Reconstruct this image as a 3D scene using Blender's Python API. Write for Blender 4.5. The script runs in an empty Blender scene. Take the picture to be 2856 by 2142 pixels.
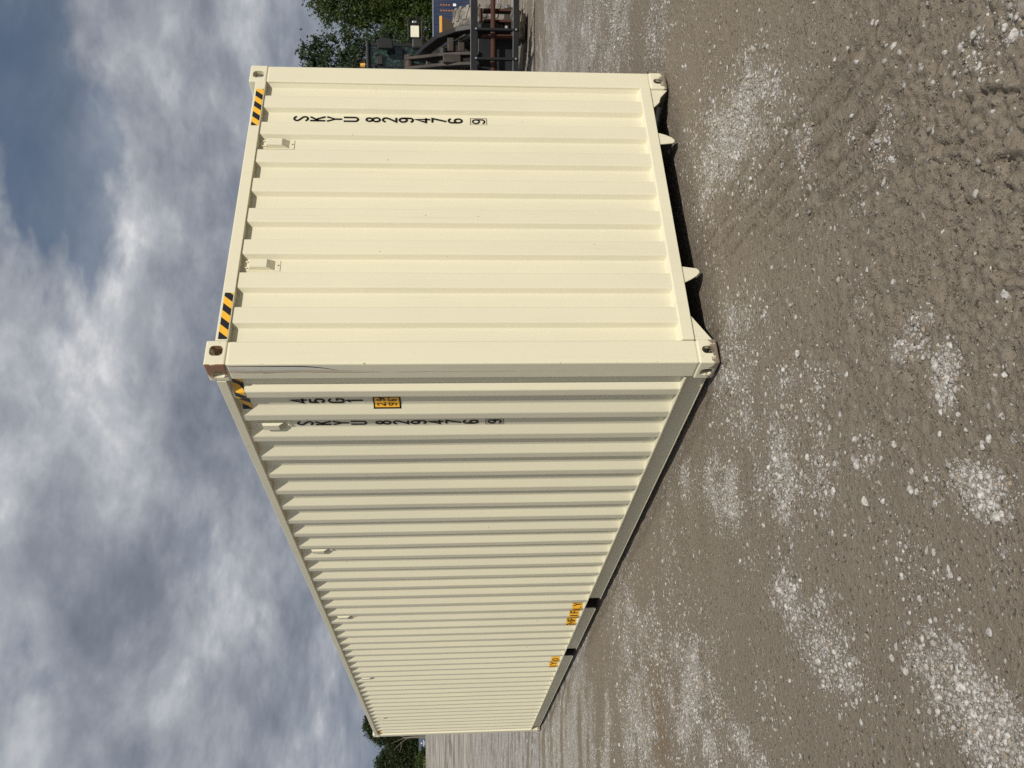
import bpy, bmesh, math, random
import numpy as np
from mathutils import Vector, Matrix

R = math.radians
scene = bpy.context.scene
C = scene.collection

# ------------------------------------------------------------------ camera
CAM = Vector((-2.61993, -4.17750, 1.54981))
YAW, PITCH, ROLL = 0.536627, -0.0715811, -0.00646426
FWD = Vector((math.sin(YAW) * math.cos(PITCH), math.cos(YAW) * math.cos(PITCH), math.sin(PITCH)))
_r = Vector((math.cos(YAW), -math.sin(YAW), 0.0))
_u = _r.cross(FWD)
RGT = _r * math.cos(ROLL) + _u * math.sin(ROLL)
UPV = -_r * math.sin(ROLL) + _u * math.cos(ROLL)
cam = bpy.data.cameras.new('camera')
cam.sensor_fit = 'HORIZONTAL'
cam.sensor_width = 36.0
cam.lens = 36.0 * 2453.636 / 2856.0
cam.clip_start = 0.05
cam.clip_end = 3000.0
camo = bpy.data.objects.new('camera', cam)
C.objects.link(camo)
# the photograph is turned a quarter: the phone was held upright, so picture-right is down
X_, Y_, Z_ = -UPV, RGT, -FWD
camo.matrix_world = Matrix(((X_.x, Y_.x, Z_.x, CAM.x), (X_.y, Y_.y, Z_.y, CAM.y), (X_.z, Y_.z, Z_.z, CAM.z), (0, 0, 0, 1)))
scene.camera = camo
FH = np.array([math.sin(YAW), math.cos(YAW)])      # level direction of view
RH = np.array([math.cos(YAW), -math.sin(YAW)])     # level direction to the right

# ------------------------------------------------------------------ light
SUN_AZ, SUN_EL = R(16.0), R(36.0)
SUN = Vector((-math.sin(SUN_AZ) * math.cos(SUN_EL), -math.cos(SUN_AZ) * math.cos(SUN_EL), math.sin(SUN_EL)))
sl = bpy.data.lights.new('sun', 'SUN')
sl.energy = 3.6
sl.angle = R(0.53)
sl.color = (1.0, 0.945, 0.85)
so = bpy.data.objects.new('sun', sl)
C.objects.link(so)
so.rotation_euler = SUN.to_track_quat('Z', 'Y').to_euler()
so.location = (-20, -40, 40)

world = bpy.data.worlds.new('World')
scene.world = world
world.use_nodes = True
wn, wl = world.node_tree.nodes, world.node_tree.links
wn.clear()


def wnode(t, **kw):
    n = wn.new(t)
    for k, v in kw.items():
        setattr(n, k, v)
    return n


def wmath(op, a, b=None, c=None, clamp=False):
    n = wnode('ShaderNodeMath', operation=op, use_clamp=clamp)
    for i, s in enumerate((a, b, c)):
        if s is None:
            continue
        if isinstance(s, (int, float)):
            n.inputs[i].default_value = s
        else:
            wl.new(s, n.inputs[i])
    return n.outputs[0]


def wnoise(vec, scale, detail, rough, dist=0.0, lac=2.0):
    n = wnode('ShaderNodeTexNoise', noise_dimensions='3D')
    wl.new(vec, n.inputs['Vector'])
    n.inputs['Scale'].default_value = scale
    n.inputs['Detail'].default_value = detail
    n.inputs['Roughness'].default_value = rough
    n.inputs['Distortion'].default_value = dist
    n.inputs['Lacunarity'].default_value = lac
    return n.outputs['Fac']


def wsmooth(x, a, b):
    n = wnode('ShaderNodeMapRange', interpolation_type='SMOOTHSTEP')
    wl.new(x, n.inputs['Value'])
    n.inputs['From Min'].default_value = a
    n.inputs['From Max'].default_value = b
    return n.outputs['Result']


tc = wnode('ShaderNodeTexCoord')
sx = wnode('ShaderNodeSeparateXYZ')
wl.new(tc.outputs['Generated'], sx.inputs[0])
zc = wmath('ADD', wmath('MAXIMUM', sx.outputs['Z'], 0.0), 0.27)
px = wmath('DIVIDE', sx.outputs['X'], zc)
py = wmath('DIVIDE', sx.outputs['Y'], zc)
SKY_OFF = (2.65, 7.81, 2.0)
cv = wnode('ShaderNodeCombineXYZ')
wl.new(wmath('ADD', px, SKY_OFF[0]), cv.inputs[0])
wl.new(wmath('ADD', py, SKY_OFF[1]), cv.inputs[1])
cv.inputs[2].default_value = SKY_OFF[2]
P0 = cv.outputs[0]
wn1 = wnode('ShaderNodeTexNoise', noise_dimensions='3D')
wl.new(P0, wn1.inputs['Vector'])
wn1.inputs['Scale'].default_value = 1.6
wn1.inputs['Detail'].default_value = 2.0
vm = wnode('ShaderNodeVectorMath', operation='SCALE')
wl.new(wn1.outputs['Color'], vm.inputs[0])
vm.inputs['Scale'].default_value = 0.16
va = wnode('ShaderNodeVectorMath', operation='ADD')
wl.new(P0, va.inputs[0])
wl.new(vm.outputs[0], va.inputs[1])
P1 = va.outputs[0]
def wshift(vec, off):
    n = wnode('ShaderNodeVectorMath', operation='ADD')
    wl.new(vec, n.inputs[0])
    n.inputs[1].default_value = off
    return n.outputs[0]


cover = wnoise(P1, 1.0, 6.0, 0.55)
lump = wnoise(P1, 2.3, 8.0, 0.58)
lump2 = wnoise(wshift(P1, (SUN.x * 0.13, SUN.y * 0.13, 0.08)), 2.3, 8.0, 0.58)
puff = wnoise(wshift(P1, (31.0, 9.0, 4.0)), 4.8, 4.0, 0.52)
soft = wnoise(wshift(P1, (-13.0, 21.0, 8.0)), 0.9, 3.0, 0.5)
mask = wsmooth(wmath('ADD', cover, wmath('MULTIPLY', wmath('SUBTRACT', lump, 0.5), 0.30)), 0.345, 0.43)
thick = wmath('ADD', wmath('MULTIPLY', wmath('SUBTRACT', lump, lump2), 1.9), wmath('MULTIPLY', wmath('SUBTRACT', 0.5, lump), 0.50))
thick = wmath('ADD', thick, wmath('MULTIPLY', wmath('SUBTRACT', puff, 0.5), 0.16))
thick = wmath('ADD', wmath('ADD', thick, wmath('MULTIPLY', wmath('SUBTRACT', 0.5, soft), 0.65)), 0.585)
ramp = wnode('ShaderNodeValToRGB')
wl.new(thick, ramp.inputs[0])
el = ramp.color_ramp.elements
el[0].position = 0.16
el[0].color = (0.135, 0.155, 0.198, 1)
el[1].position = 0.95
el[1].color = (0.76, 0.77, 0.78, 1)
for p_, c_ in ((0.34, (0.190, 0.212, 0.257, 1)), (0.50, (0.262, 0.286, 0.332, 1)), (0.65, (0.355, 0.378, 0.420, 1)), (0.80, (0.50, 0.515, 0.545, 1))):
    e_ = el.new(p_)
    e_.color = c_
# towards the horizon the far cloud deck closes up into one even blue-grey layer
far = wsmooth(sx.outputs['Z'], 0.22, 0.02)
mixc = wnode('ShaderNodeMix', data_type='RGBA')
wl.new(wmath('MULTIPLY', far, 0.80), mixc.inputs[0])
wl.new(ramp.outputs[0], mixc.inputs[6])
mixc.inputs[7].default_value = (0.150, 0.190, 0.262, 1)
mask = wmath('MAXIMUM', mask, wmath('MULTIPLY', wsmooth(sx.outputs['Z'], 0.50, 0.22), 0.93))
sky = wnode('ShaderNodeTexSky', sky_type='NISHITA', sun_disc=False)
sky.sun_elevation = SUN_EL
sky.sun_rotation = math.atan2(SUN.x, SUN.y)
sky.air_density = 1.0
sky.dust_density = 0.6
sky.ozone_density = 1.6
bgs = wnode('ShaderNodeBackground')
wl.new(sky.outputs[0], bgs.inputs['Color'])
bgs.inputs['Strength'].default_value = 0.052
bgc = wnode('ShaderNodeBackground')
wl.new(mixc.outputs[2], bgc.inputs['Color'])
bgc.inputs['Strength'].default_value = 1.0
mx = wnode('ShaderNodeMixShader')
wl.new(mask, mx.inputs[0])
wl.new(bgs.outputs[0], mx.inputs[1])
wl.new(bgc.outputs[0], mx.inputs[2])
world.cycles.sampling_method = 'MANUAL'
world.cycles.sample_map_resolution = 512
wo = wnode('ShaderNodeOutputWorld')
wl.new(mx.outputs[0], wo.inputs['Surface'])

vs = scene.view_settings
vs.view_transform = 'Standard'
vs.look = 'None'
vs.exposure = 0.0
vs.gamma = 1.0
vs.use_curve_mapping = False
scene.cycles.use_denoising = False
scene.cycles.max_bounces = 5
scene.cycles.diffuse_bounces = 2
scene.cycles.transparent_max_bounces = 8
scene.cycles.sample_clamp_indirect = 6.0

rng = np.random.default_rng(7)
random.seed(7)

# ------------------------------------------------------------------ node helper for materials


class NM:
    def __init__(s, name):
        s.m = bpy.data.materials.new(name)
        s.m.use_nodes = True
        s.n, s.l = s.m.node_tree.nodes, s.m.node_tree.links
        s.n.clear()
        s.out = s.n.new('ShaderNodeOutputMaterial')
        s.b = s.n.new('ShaderNodeBsdfPrincipled')
        s.l.new(s.b.outputs[0], s.out.inputs['Surface'])
        s.geo = s.n.new('ShaderNodeNewGeometry')
        s.tc = s.n.new('ShaderNodeTexCoord')

    @property
    def pos(s):
        return s.geo.outputs['Position']

    @property
    def obj(s):
        return s.tc.outputs['Object']

    def put(s, sock, v):
        if v is None:
            return
        if hasattr(v, 'is_linked') or hasattr(v, 'links'):
            s.l.new(v, sock)
        else:
            if isinstance(v, tuple) and len(v) == 3 and sock.type == 'RGBA':
                v = v + (1.0,)
            sock.default_value = v

    def math(s, op, a, b=None, clamp=False):
        n = s.n.new('ShaderNodeMath')
        n.operation = op
        n.use_clamp = clamp
        s.put(n.inputs[0], a)
        s.put(n.inputs[1], b)
        return n.outputs[0]

    def noise(s, vec, scale, detail=4.0, rough=0.55, dist=0.0, col=False):
        n = s.n.new('ShaderNodeTexNoise')
        s.put(n.inputs['Vector'], vec)
        n.inputs['Scale'].default_value = scale
        n.inputs['Detail'].default_value = detail
        n.inputs['Roughness'].default_value = rough
        n.inputs['Distortion'].default_value = dist
        return n.outputs['Color' if col else 'Fac']

    def vor(s, vec, scale, feature='F1', out='Distance', rnd=1.0):
        n = s.n.new('ShaderNodeTexVoronoi')
        n.feature = feature
        s.put(n.inputs['Vector'], vec)
        n.inputs['Scale'].default_value = scale
        n.inputs['Randomness'].default_value = rnd
        return n.outputs[out]

    def vor2(s, vec, scale):
        n = s.n.new('ShaderNodeTexVoronoi')
        s.put(n.inputs['Vector'], vec)
        n.inputs['Scale'].default_value = scale
        return n.outputs['Distance'], n.outputs['Color']

    def step(s, x, a, b):
        n = s.n.new('ShaderNodeMapRange')
        n.interpolation_type = 'SMOOTHSTEP'
        s.put(n.inputs['Value'], x)
        n.inputs['From Min'].default_value = a
        n.inputs['From Max'].default_value = b
        return n.outputs['Result']

    def scale(s, vec, v):
        n = s.n.new('ShaderNodeVectorMath')
        n.operation = 'MULTIPLY'
        s.put(n.inputs[0], vec)
        n.inputs[1].default_value = v
        return n.outputs[0]

    def sep(s, vec):
        n = s.n.new('ShaderNodeSeparateXYZ')
        s.put(n.inputs[0], vec)
        return n.outputs

    def mix(s, f, a, b):
        n = s.n.new('ShaderNodeMix')
        n.data_type = 'RGBA'
        s.put(n.inputs[0], f)
        s.put(n.inputs[6], a)
        s.put(n.inputs[7], b)
        return n.outputs[2]

    def bump(s, h, dist, strength=1.0, normal=None):
        n = s.n.new('ShaderNodeBump')
        n.inputs['Strength'].default_value = strength
        n.inputs['Distance'].default_value = dist
        s.put(n.inputs['Height'], h)
        if normal is not None:
            s.put(n.inputs['Normal'], normal)
        return n.outputs[0]

    def attr(s, name):
        n = s.n.new('ShaderNodeAttribute')
        n.attribute_name = name
        return n.outputs['Fac']

    def set(s, col=None, rough=None, metal=None, normal=None, spec=None):
        s.put(s.b.inputs['Base Color'], col)
        s.put(s.b.inputs['Roughness'], rough)
        s.put(s.b.inputs['Metallic'], metal)
        s.put(s.b.inputs['Normal'], normal)
        s.put(s.b.inputs['Specular IOR Level'], spec)
        return s.m


MAT = {}
BEIGE = (0.728, 0.690, 0.513)


def beige(name, rust=0.0, mud=0.0, side_rust=0.0, scrape=False):
    k = NM(name)
    p = k.pos
    big = k.noise(k.scale(p, (1.3, 1.3, 0.5)), 1.5, 3)
    strk = k.noise(k.scale(p, (14.0, 14.0, 0.6)), 2.0, 4)
    c = k.mix(k.step(big, 0.3, 0.7), BEIGE, (BEIGE[0] * 0.955, BEIGE[1] * 0.955, BEIGE[2] * 0.97))
    c = k.mix(k.math('MULTIPLY', k.step(strk, 0.52, 0.80), 0.16), c, (0.60, 0.545, 0.38))
    # a few chips and specks of dirt
    sp = k.vor(p, 9.0, out='Distance')
    sp2 = k.noise(p, 42.0, 2)
    speck = k.math('MULTIPLY', k.step(sp, 0.10, 0.055), k.step(sp2, 0.60, 0.66))
    c = k.mix(k.math('MULTIPLY', speck, 0.7), c, (0.20, 0.16, 0.11))
    scuff = k.noise(k.scale(p, (3.0, 3.0, 26.0)), 3.0, 5, 0.7)
    c = k.mix(k.math('MULTIPLY', k.step(scuff, 0.66, 0.74), 0.22), c, (0.46, 0.42, 0.33))
    nrm = k.sep(k.geo.outputs['Normal'])
    zz = k.sep(p)[2]
    spl = k.math('ADD', k.noise(p, 34.0, 5, 0.72), k.math('MULTIPLY', zz, -0.55))
    c = k.mix(k.math('MULTIPLY', k.step(spl, 0.52, 0.64), 0.22), c, (0.30, 0.25, 0.19))
    run = k.noise(k.scale(p, (22.0, 22.0, 0.35)), 2.0, 5, 0.66)
    c = k.mix(k.math('MULTIPLY', k.step(run, 0.60, 0.74), 0.20), c, (0.44, 0.38, 0.26))
    if scrape:
        z = k.sep(p)[2]
        sidef = k.step(nrm[0], -0.6, -0.85)
        up = k.step(z, 1.9, 2.55)
        y = k.sep(p)[1]
        wob = k.math('MULTIPLY', k.math('SUBTRACT', k.noise(k.scale(p, (0.0, 0.0, 1.0)), 3.5, 4, 0.6), 0.5), 0.030)
        yy = k.math('ADD', y, wob)
        g = k.noise(k.scale(p, (10.0, 40.0, 1.6)), 1.8, 6, 0.62, 0.4)
        band = k.math('MULTIPLY', k.step(yy, 0.018, 0.028), k.step(yy, 0.092, 0.075))
        white = k.math('MULTIPLY', k.math('MULTIPLY', k.math('MULTIPLY', k.step(g, 0.36, 0.5), up), sidef), band)
        c = k.mix(k.math('MULTIPLY', white, 0.6), c, (0.60, 0.61, 0.60))
        brk = k.noise(k.scale(p, (1.0, 1.0, 0.5)), 9.0, 4, 0.7)
        ln = k.math('MULTIPLY', k.step(k.math('ABSOLUTE', k.math('SUBTRACT', yy, 0.090)), 0.0042, 0.0012), k.math('MULTIPLY', k.step(brk, 0.36, 0.50), sidef))
        c = k.mix(k.math('MULTIPLY', k.math('MULTIPLY', ln, k.step(z, 0.3, 2.3)), 0.85), c, (0.19, 0.10, 0.05))
        tan = k.math('MULTIPLY', k.step(k.math('ABSOLUTE', k.math('SUBTRACT', yy, 0.078)), 0.020, 0.004), k.math('MULTIPLY', sidef, k.step(z, 1.95, 2.2)))
        c = k.mix(k.math('MULTIPLY', tan, 0.5), c, (0.40, 0.31, 0.19))
        g2 = k.noise(k.scale(p, (10.0, 70.0, 2.2)), 1.8, 5, 0.66, 0.3)
        sc_ = k.math('MULTIPLY', k.math('MULTIPLY', k.step(g2, 0.62, 0.66), k.step(z, 2.15, 2.7)), sidef)
        c = k.mix(k.math('MULTIPLY', sc_, 0.85), c, (0.12, 0.075, 0.05))
        edge = k.math('MULTIPLY', k.step(k.noise(p, 55.0, 5, 0.7), 0.62, 0.68), k.math('MULTIPLY', k.step(nrm[1], -0.2, -0.5), k.step(nrm[0], -0.15, -0.4)))
        c = k.mix(edge, c, (0.16, 0.12, 0.08))
    if rust > 0:
        g = k.noise(k.scale(p, (9.0, 16.0, 9.0)), 3.2, 8, 0.68, 0.6)
        if side_rust:
            bias = k.math('MULTIPLY', k.math('MULTIPLY', k.step(nrm[0], -0.5, -0.8), k.step(k.sep(p)[1], 0.17, 0.06)), side_rust)
            g = k.math('ADD', g, bias)
        th = 0.72 - 0.2 * rust
        rm = k.step(g, th, th + 0.05)
        rc = k.mix(k.noise(p, 60.0, 5, 0.7), (0.36, 0.145, 0.05), (0.08, 0.03, 0.015))
        c = k.mix(k.math('MULTIPLY', rm, 0.92), c, rc)
    if mud > 0:
        z = k.sep(p)[2]
        g = k.math('ADD', k.noise(p, 30.0, 6, 0.7), k.math('MULTIPLY', z, -4.5))
        c = k.mix(k.step(g, 0.42 - 0.25 * mud, 0.52 - 0.25 * mud), c, (0.21, 0.17, 0.125))
    wav = k.noise(k.scale(p, (1.0, 1.0, 0.55)), 3.2, 2)
    peel = k.noise(p, 260.0, 2)
    h = k.math('ADD', k.math('MULTIPLY', wav, 1.0), k.math('MULTIPLY', peel, 0.012))
    return k.set(c, k.math('ADD', k.math('MULTIPLY', big, 0.16), 0.36), 0.0, k.bump(h, 0.006, 0.55), 0.42)


MAT['beige'] = beige('beige_paint')
MAT['beige_post'] = beige('beige_scraped_paint', scrape=True)
MAT['cast_rust'] = beige('beige_rusted_casting', rust=0.60, side_rust=0.29)
MAT['cast_mud'] = beige('beige_muddy_casting', rust=0.42, mud=0.55)
MAT['cast'] = beige('beige_casting', rust=0.30)


def plain(name, col, rough=0.5, metal=0.0, var=0.15, sc=12.0, dust=0.0, dustcol=(0.28, 0.24, 0.19), bump=0.0, spec=0.4):
    k = NM(name)
    p = k.pos
    n1 = k.noise(p, sc, 5, 0.6)
    c = k.mix(n1, tuple(x * (1 - var) for x in col), tuple(min(1, x * (1 + var)) for x in col))
    if dust:
        d = k.noise(p, sc * 0.45, 6, 0.65)
        c = k.mix(k.math('MULTIPLY', k.step(d, 0.40, 0.62), dust), c, dustcol)
    nr = None
    if bump:
        nr = k.bump(k.noise(p, sc * 4, 5, 0.65), bump, 0.8)
    return k.set(c, k.math('ADD', k.math('MULTIPLY', n1, 0.15), rough - 0.07), metal, nr, spec)


MAT['letter'] = plain('black_vinyl', (0.008, 0.008, 0.010), 0.55, var=0.1, spec=0.15)
MAT['yellow_vinyl'] = plain('yellow_vinyl', (0.83, 0.44, 0.035), 0.42, var=0.05)
MAT['dark_floor'] = plain('dark_underside', (0.03, 0.028, 0.025), 0.8)
MAT['grille'] = None


def stripes(name, axis, sgn, per=0.098, ph=0.0):
    k = NM(name)
    s = k.sep(k.pos)
    q = k.math('ADD', k.math('MULTIPLY', s[axis], sgn), k.math('MULTIPLY', s[2], 0.85))
    q = k.math('FRACT', k.math('DIVIDE', k.math('ADD', q, ph), per))
    m = k.step(q, 0.485, 0.515)
    dirt = k.noise(k.pos, 40.0, 4, 0.6)
    ye = k.mix(k.step(dirt, 0.5, 0.8), (0.86, 0.47, 0.035), (0.74, 0.40, 0.04))
    c = k.mix(m, ye, (0.013, 0.013, 0.015))
    return k.set(c, 0.38, 0.0, None, 0.45)


MAT['tape_end'] = stripes('hazard_stripe_end', 0, -1.0, 0.098, 0.017)
MAT['tape_side'] = stripes('hazard_stripe_side', 1, 1.0, 0.098, 0.02)


def grille_mat():
    k = NM('perforated_grille')
    s = k.sep(k.pos)
    a = k.math('ABSOLUTE', k.math('SUBTRACT', k.math('FRACT', k.math('MULTIPLY', k.math('ADD', s[0], s[1]), 125.0)), 0.5))
    b = k.math('ABSOLUTE', k.math('SUBTRACT', k.math('FRACT', k.math('MULTIPLY', s[2], 150.0)), 0.5))
    m = k.math('MULTIPLY', k.step(a, 0.34, 0.28), k.step(b, 0.34, 0.28))
    return k.set(k.mix(m, BEIGE, (0.10, 0.08, 0.05)), 0.5)


MAT['grille'] = grille_mat()

# ------------------------------------------------------------------ mesh helpers


def link(name, me, mat=None, parent=None):
    o = bpy.data.objects.new(name, me)
    C.objects.link(o)
    if mat is not None:
        me.materials.append(MAT[mat] if isinstance(mat, str) else mat)
    if parent is not None:
        o.parent = parent
    return o


def tag(o, label, cat=None, group=None, kind=None):
    if label:
        o['label'] = label
    if cat:
        o['category'] = cat
    if group:
        o['group'] = group
    if kind:
        o['kind'] = kind
    return o


def empty(name, loc=(0, 0, 0), rz=0.0):
    o = bpy.data.objects.new(name, None)
    o.empty_display_size = 0.2
    C.objects.link(o)
    o.location = loc
    o.rotation_euler = (0, 0, rz)
    return o


def np_mesh(name, V, F):
    """V (n,3) array, F (m,k) int array of equal-sized faces"""
    V = np.asarray(V, np.float32)
    F = np.asarray(F, np.int32)
    me = bpy.data.meshes.new(name)
    me.vertices.add(len(V))
    me.vertices.foreach_set('co', V.ravel())
    m, k = F.shape
    me.loops.add(m * k)
    me.loops.foreach_set('vertex_index', F.ravel())
    me.polygons.add(m)
    me.polygons.foreach_set('loop_start', np.arange(0, m * k, k, dtype=np.int32))
    me.update(calc_edges=True)
    return me


class MB:
    def __init__(s):
        s.v, s.f = [], []

    def add(s, vs_, fs_):
        o = len(s.v)
        s.v += [tuple(v) for v in vs_]
        s.f += [tuple(i + o for i in f) for f in fs_]
        return s

    def box(s, x0, x1, y0, y1, z0, z1):
        return s.add([(x0, y0, z0), (x1, y0, z0), (x1, y1, z0), (x0, y1, z0), (x0, y0, z1), (x1, y0, z1), (x1, y1, z1), (x0, y1, z1)],
                     [(3, 2, 1, 0), (4, 5, 6, 7), (0, 1, 5, 4), (1, 2, 6, 5), (2, 3, 7, 6), (3, 0, 4, 7)])

    def prism(s, poly, axis, a, b):
        """poly 2D points extruded along axis (0,1,2) from a to b"""
        n = len(poly)

        def pt(p, t):
            return {0: (t, p[0], p[1]), 1: (p[0], t, p[1]), 2: (p[0], p[1], t)}[axis]
        vs_ = [pt(p, a) for p in poly] + [pt(p, b) for p in poly]
        fs_ = [tuple(range(n - 1, -1, -1)), tuple(range(n, 2 * n))] + [(i, (i + 1) % n, n + (i + 1) % n, n + i) for i in range(n)]
        return s.add(vs_, fs_)

    def tube(s, p, q, r0, r1=None, n=12, caps=True):
        r1 = r0 if r1 is None else r1
        p, q = Vector(p), Vector(q)
        d = (q - p).normalized()
        a = d.orthogonal().normalized()
        b = d.cross(a)
        vs_, fs_ = [], []
        for c_, r_ in ((p, r0), (q, r1)):
            for i in range(n):
                t = 2 * math.pi * i / n
                vs_.append(c_ + a * (math.cos(t) * r_) + b * (math.sin(t) * r_))
        fs_ = [(i, (i + 1) % n, n + (i + 1) % n, n + i) for i in range(n)]
        if caps:
            fs_ += [tuple(range(n - 1, -1, -1)), tuple(range(n, 2 * n))]
        return s.add(vs_, fs_)

    def path(s, pts, r, n=8):
        for a, b in zip(pts[:-1], pts[1:]):
            s.tube(a, b, r if not isinstance(r, (list, tuple)) else r[0], None, n)
        return s

    def mesh(s, name, bevel=0.0, seg=2, smooth=False):
        me = bpy.data.meshes.new(name)
        me.from_pydata(s.v, [], s.f)
        me.update()
        bm = bmesh.new()
        bm.from_mesh(me)
        bmesh.ops.recalc_face_normals(bm, faces=bm.faces)
        if bevel:
            es = [e for e in bm.edges if len(e.link_faces) == 2 and e.calc_face_angle(0) > 0.5]
            bmesh.ops.bevel(bm, geom=es, offset=bevel, segments=seg, profile=0.5, affect='EDGES', clamp_overlap=True)
        bm.to_mesh(me)
        bm.free()
        if smooth:
            me.shade_smooth()
        return me

    def obj(s, name, mat, parent=None, bevel=0.0, seg=2, smooth=False):
        return link(name, s.mesh(name, bevel, seg, smooth), mat, parent)


def bool_mesh(name, base, cutters, bevel=0.0):
    """exact boolean difference, returned as a plain mesh"""
    ob = bpy.data.objects.new('tmp_base', base.mesh('tmp_base', bevel, 3))
    C.objects.link(ob)
    tmp = [ob]
    for i, c in enumerate(cutters):
        co = bpy.data.objects.new('tmp_cut', c.mesh('tmp_cut'))
        C.objects.link(co)
        co.hide_render = True
        tmp.append(co)
        md = ob.modifiers.new('b%d' % i, 'BOOLEAN')
        md.operation = 'DIFFERENCE'
        md.solver = 'EXACT'
        md.object = co
    dg = bpy.context.evaluated_depsgraph_get()
    me = bpy.data.meshes.new_from_object(ob.evaluated_get(dg))
    me.name = name
    for o in tmp:
        d = o.data
        bpy.data.objects.remove(o)
        bpy.data.meshes.remove(d)
    return me


def stadium(cx, cy, w, h, n=8):
    """oblong outline, w across, h tall"""
    r = min(w, h) / 2
    pts = []
    if h >= w:
        for i in range(n + 1):
            t = math.pi * i / n
            pts.append((cx + r * math.cos(t), cy + h / 2 - r + r * math.sin(t)))
        for i in range(n + 1):
            t = math.pi + math.pi * i / n
            pts.append((cx + r * math.cos(t), cy - h / 2 + r + r * math.sin(t)))
    else:
        for i in range(n + 1):
            t = -math.pi / 2 + math.pi * i / n
            pts.append((cx + w / 2 - r + r * math.cos(t), cy + r * math.sin(t)))
        for i in range(n + 1):
            t = math.pi / 2 + math.pi * i / n
            pts.append((cx - w / 2 + r + r * math.cos(t), cy + r * math.sin(t)))
    return pts


def rrect(cx, cy, w, h, r, n=5):
    pts = []
    for sx_, sy_, a0 in ((1, 1, 0), (-1, 1, 90), (-1, -1, 180), (1, -1, 270)):
        for i in range(n + 1):
            t = R(a0 + 90 * i / n)
            pts.append((cx + sx_ * (w / 2 - r) + r * math.cos(t), cy + sy_ * (h / 2 - r) + r * math.sin(t)))
    return pts


def mirrored(me, name, sx=1, sy=1, sz=1, off=(0, 0, 0)):
    m = me.copy()
    m.name = name
    m.transform(Matrix.Translation(off) @ Matrix.Diagonal((sx, sy, sz, 1)))
    if sx * sy * sz < 0:
        m.flip_normals()
    m.update()
    return m


# ------------------------------------------------------------------ ground noise (numpy gradient noise)
_perm = rng.permutation(512)
_ang = rng.uniform(0, 2 * np.pi, 512)
_gx, _gy = np.cos(_ang), np.sin(_ang)


def perlin(x, y, seed=0):
    xi, yi = np.floor(x).astype(np.int64), np.floor(y).astype(np.int64)
    xf, yf = x - xi, y - yi
    u, v = xf * xf * xf * (xf * (xf * 6 - 15) + 10), yf * yf * yf * (yf * (yf * 6 - 15) + 10)

    def g(ix, iy, dx, dy):
        h = _perm[(_perm[(ix + seed * 57) & 511] + iy + seed * 131) & 511]
        return _gx[h] * dx + _gy[h] * dy
    a, b = g(xi, yi, xf, yf), g(xi + 1, yi, xf - 1, yf)
    c, d = g(xi, yi + 1, xf, yf - 1), g(xi + 1, yi + 1, xf - 1, yf - 1)
    return (a + u * (b - a)) * (1 - v) + (c + u * (d - c)) * v


def fbm(x, y, f, octv, seed=0, gain=0.5):
    t = np.zeros_like(x)
    a = 1.0
    for i in range(octv):
        t += a * perlin(x * f + 17.3 * i, y * f - 9.1 * i, seed + i)
        a *= gain
        f *= 2.03
    return t


def sstep(a, b, x):
    t = np.clip((x - a) / (b - a), 0, 1)
    return t * t * (3 - 2 * t)


# patches of pale gravel: (metres right of the viewer's line, metres ahead, half width, half depth, strength)
PATCH = [(1.37, 4.81, 0.27, 0.68, 1.00), (0.18, 4.76, 0.24, 0.52, 0.60), (-0.59, 4.96, 0.18, 0.30, 1.00), (-0.62, 5.72, 0.14, 0.18, 0.70), (-0.46, 4.00, 0.18, 0.18, 1.00), (-0.52, 4.32, 0.12, 0.12, 0.60), (-0.31, 2.49, 0.07, 0.13, 0.95), (0.02, 2.63, 0.09, 0.08, 0.90), (0.11, 2.83, 0.05, 0.12, 0.70), (0.18, 2.81, 0.05, 0.09, 0.60), (0.32, 3.16, 0.07, 0.08, 0.40), (-0.97, 2.49, 0.16, 0.21, 1.10), (-0.93, 2.83, 0.05, 0.14, 0.50), (-0.97, 3.78, 0.12, 0.33, 0.80), (-1.11, 3.48, 0.14, 0.30, 0.70), (-2.07, 5.61, 0.41, 0.57, 1.00), (-1.92, 4.50, 0.09, 0.28, 1.00), (-2.9, 7.2, 0.6, 0.8, 0.8), (-2.14, 7.71, 0.48, 0.79, 0.50), (-1.96, 6.71, 0.22, 0.48, 0.50), (4.80, 12.25, 0.8, 1.57, 0.80), (3.80, 9.69, 0.6, 0.99, 0.70), (2.58, 6.45, 0.26, 0.34, 0.50), (3.26, 8.00, 0.35, 0.68, 0.70), (0.86, 3.02, 0.10, 0.08, 0.60), (1.00, 3.72, 0.13, 0.10, 0.50), (0.95, 3.27, 0.03, 0.06, 0.60), (0.01, 3.77, 0.09, 0.37, 0.50), (-0.25, 3.18, 0.10, 0.10, 0.60), (-0.34, 2.73, 0.08, 0.08, 0.60), (-0.36, 3.58, 0.17, 0.14, 0.50), (-0.54, 2.37, 0.10, 0.09, 0.15), (-0.62, 2.75, 0.12, 0.21, 0.20), (-0.22, 4.24, 0.18, 0.70, 0.35), (0.96, 2.45, 0.10, 0.18, 0.30), (2.40, 6.89, 0.06, 0.45, 0.30)]


RUTS = [[(-0.616, -2.416), (-0.657, -2.496), (-0.712, -2.56), (-0.768, -2.599)], [(-0.575, -2.185), (-0.612, -2.26), (-0.694, -2.347), (-0.755, -2.436)],
        [(-0.864, -2.429), (-0.904, -2.489), (-0.945, -2.537)], [(-0.945, -2.399), (-0.99, -2.464)], [(-0.268, -2.128), (-0.302, -2.22), (-0.326, -2.285)],
        [(-0.881, -2.276), (-0.974, -2.4)], [(-1.141, -2.298), (-1.216, -2.362)], [(-0.557, -1.035), (-0.588, -1.15)], [(-0.679, -1.179), (-0.735, -1.343), (-0.748, -1.463)]]


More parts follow.
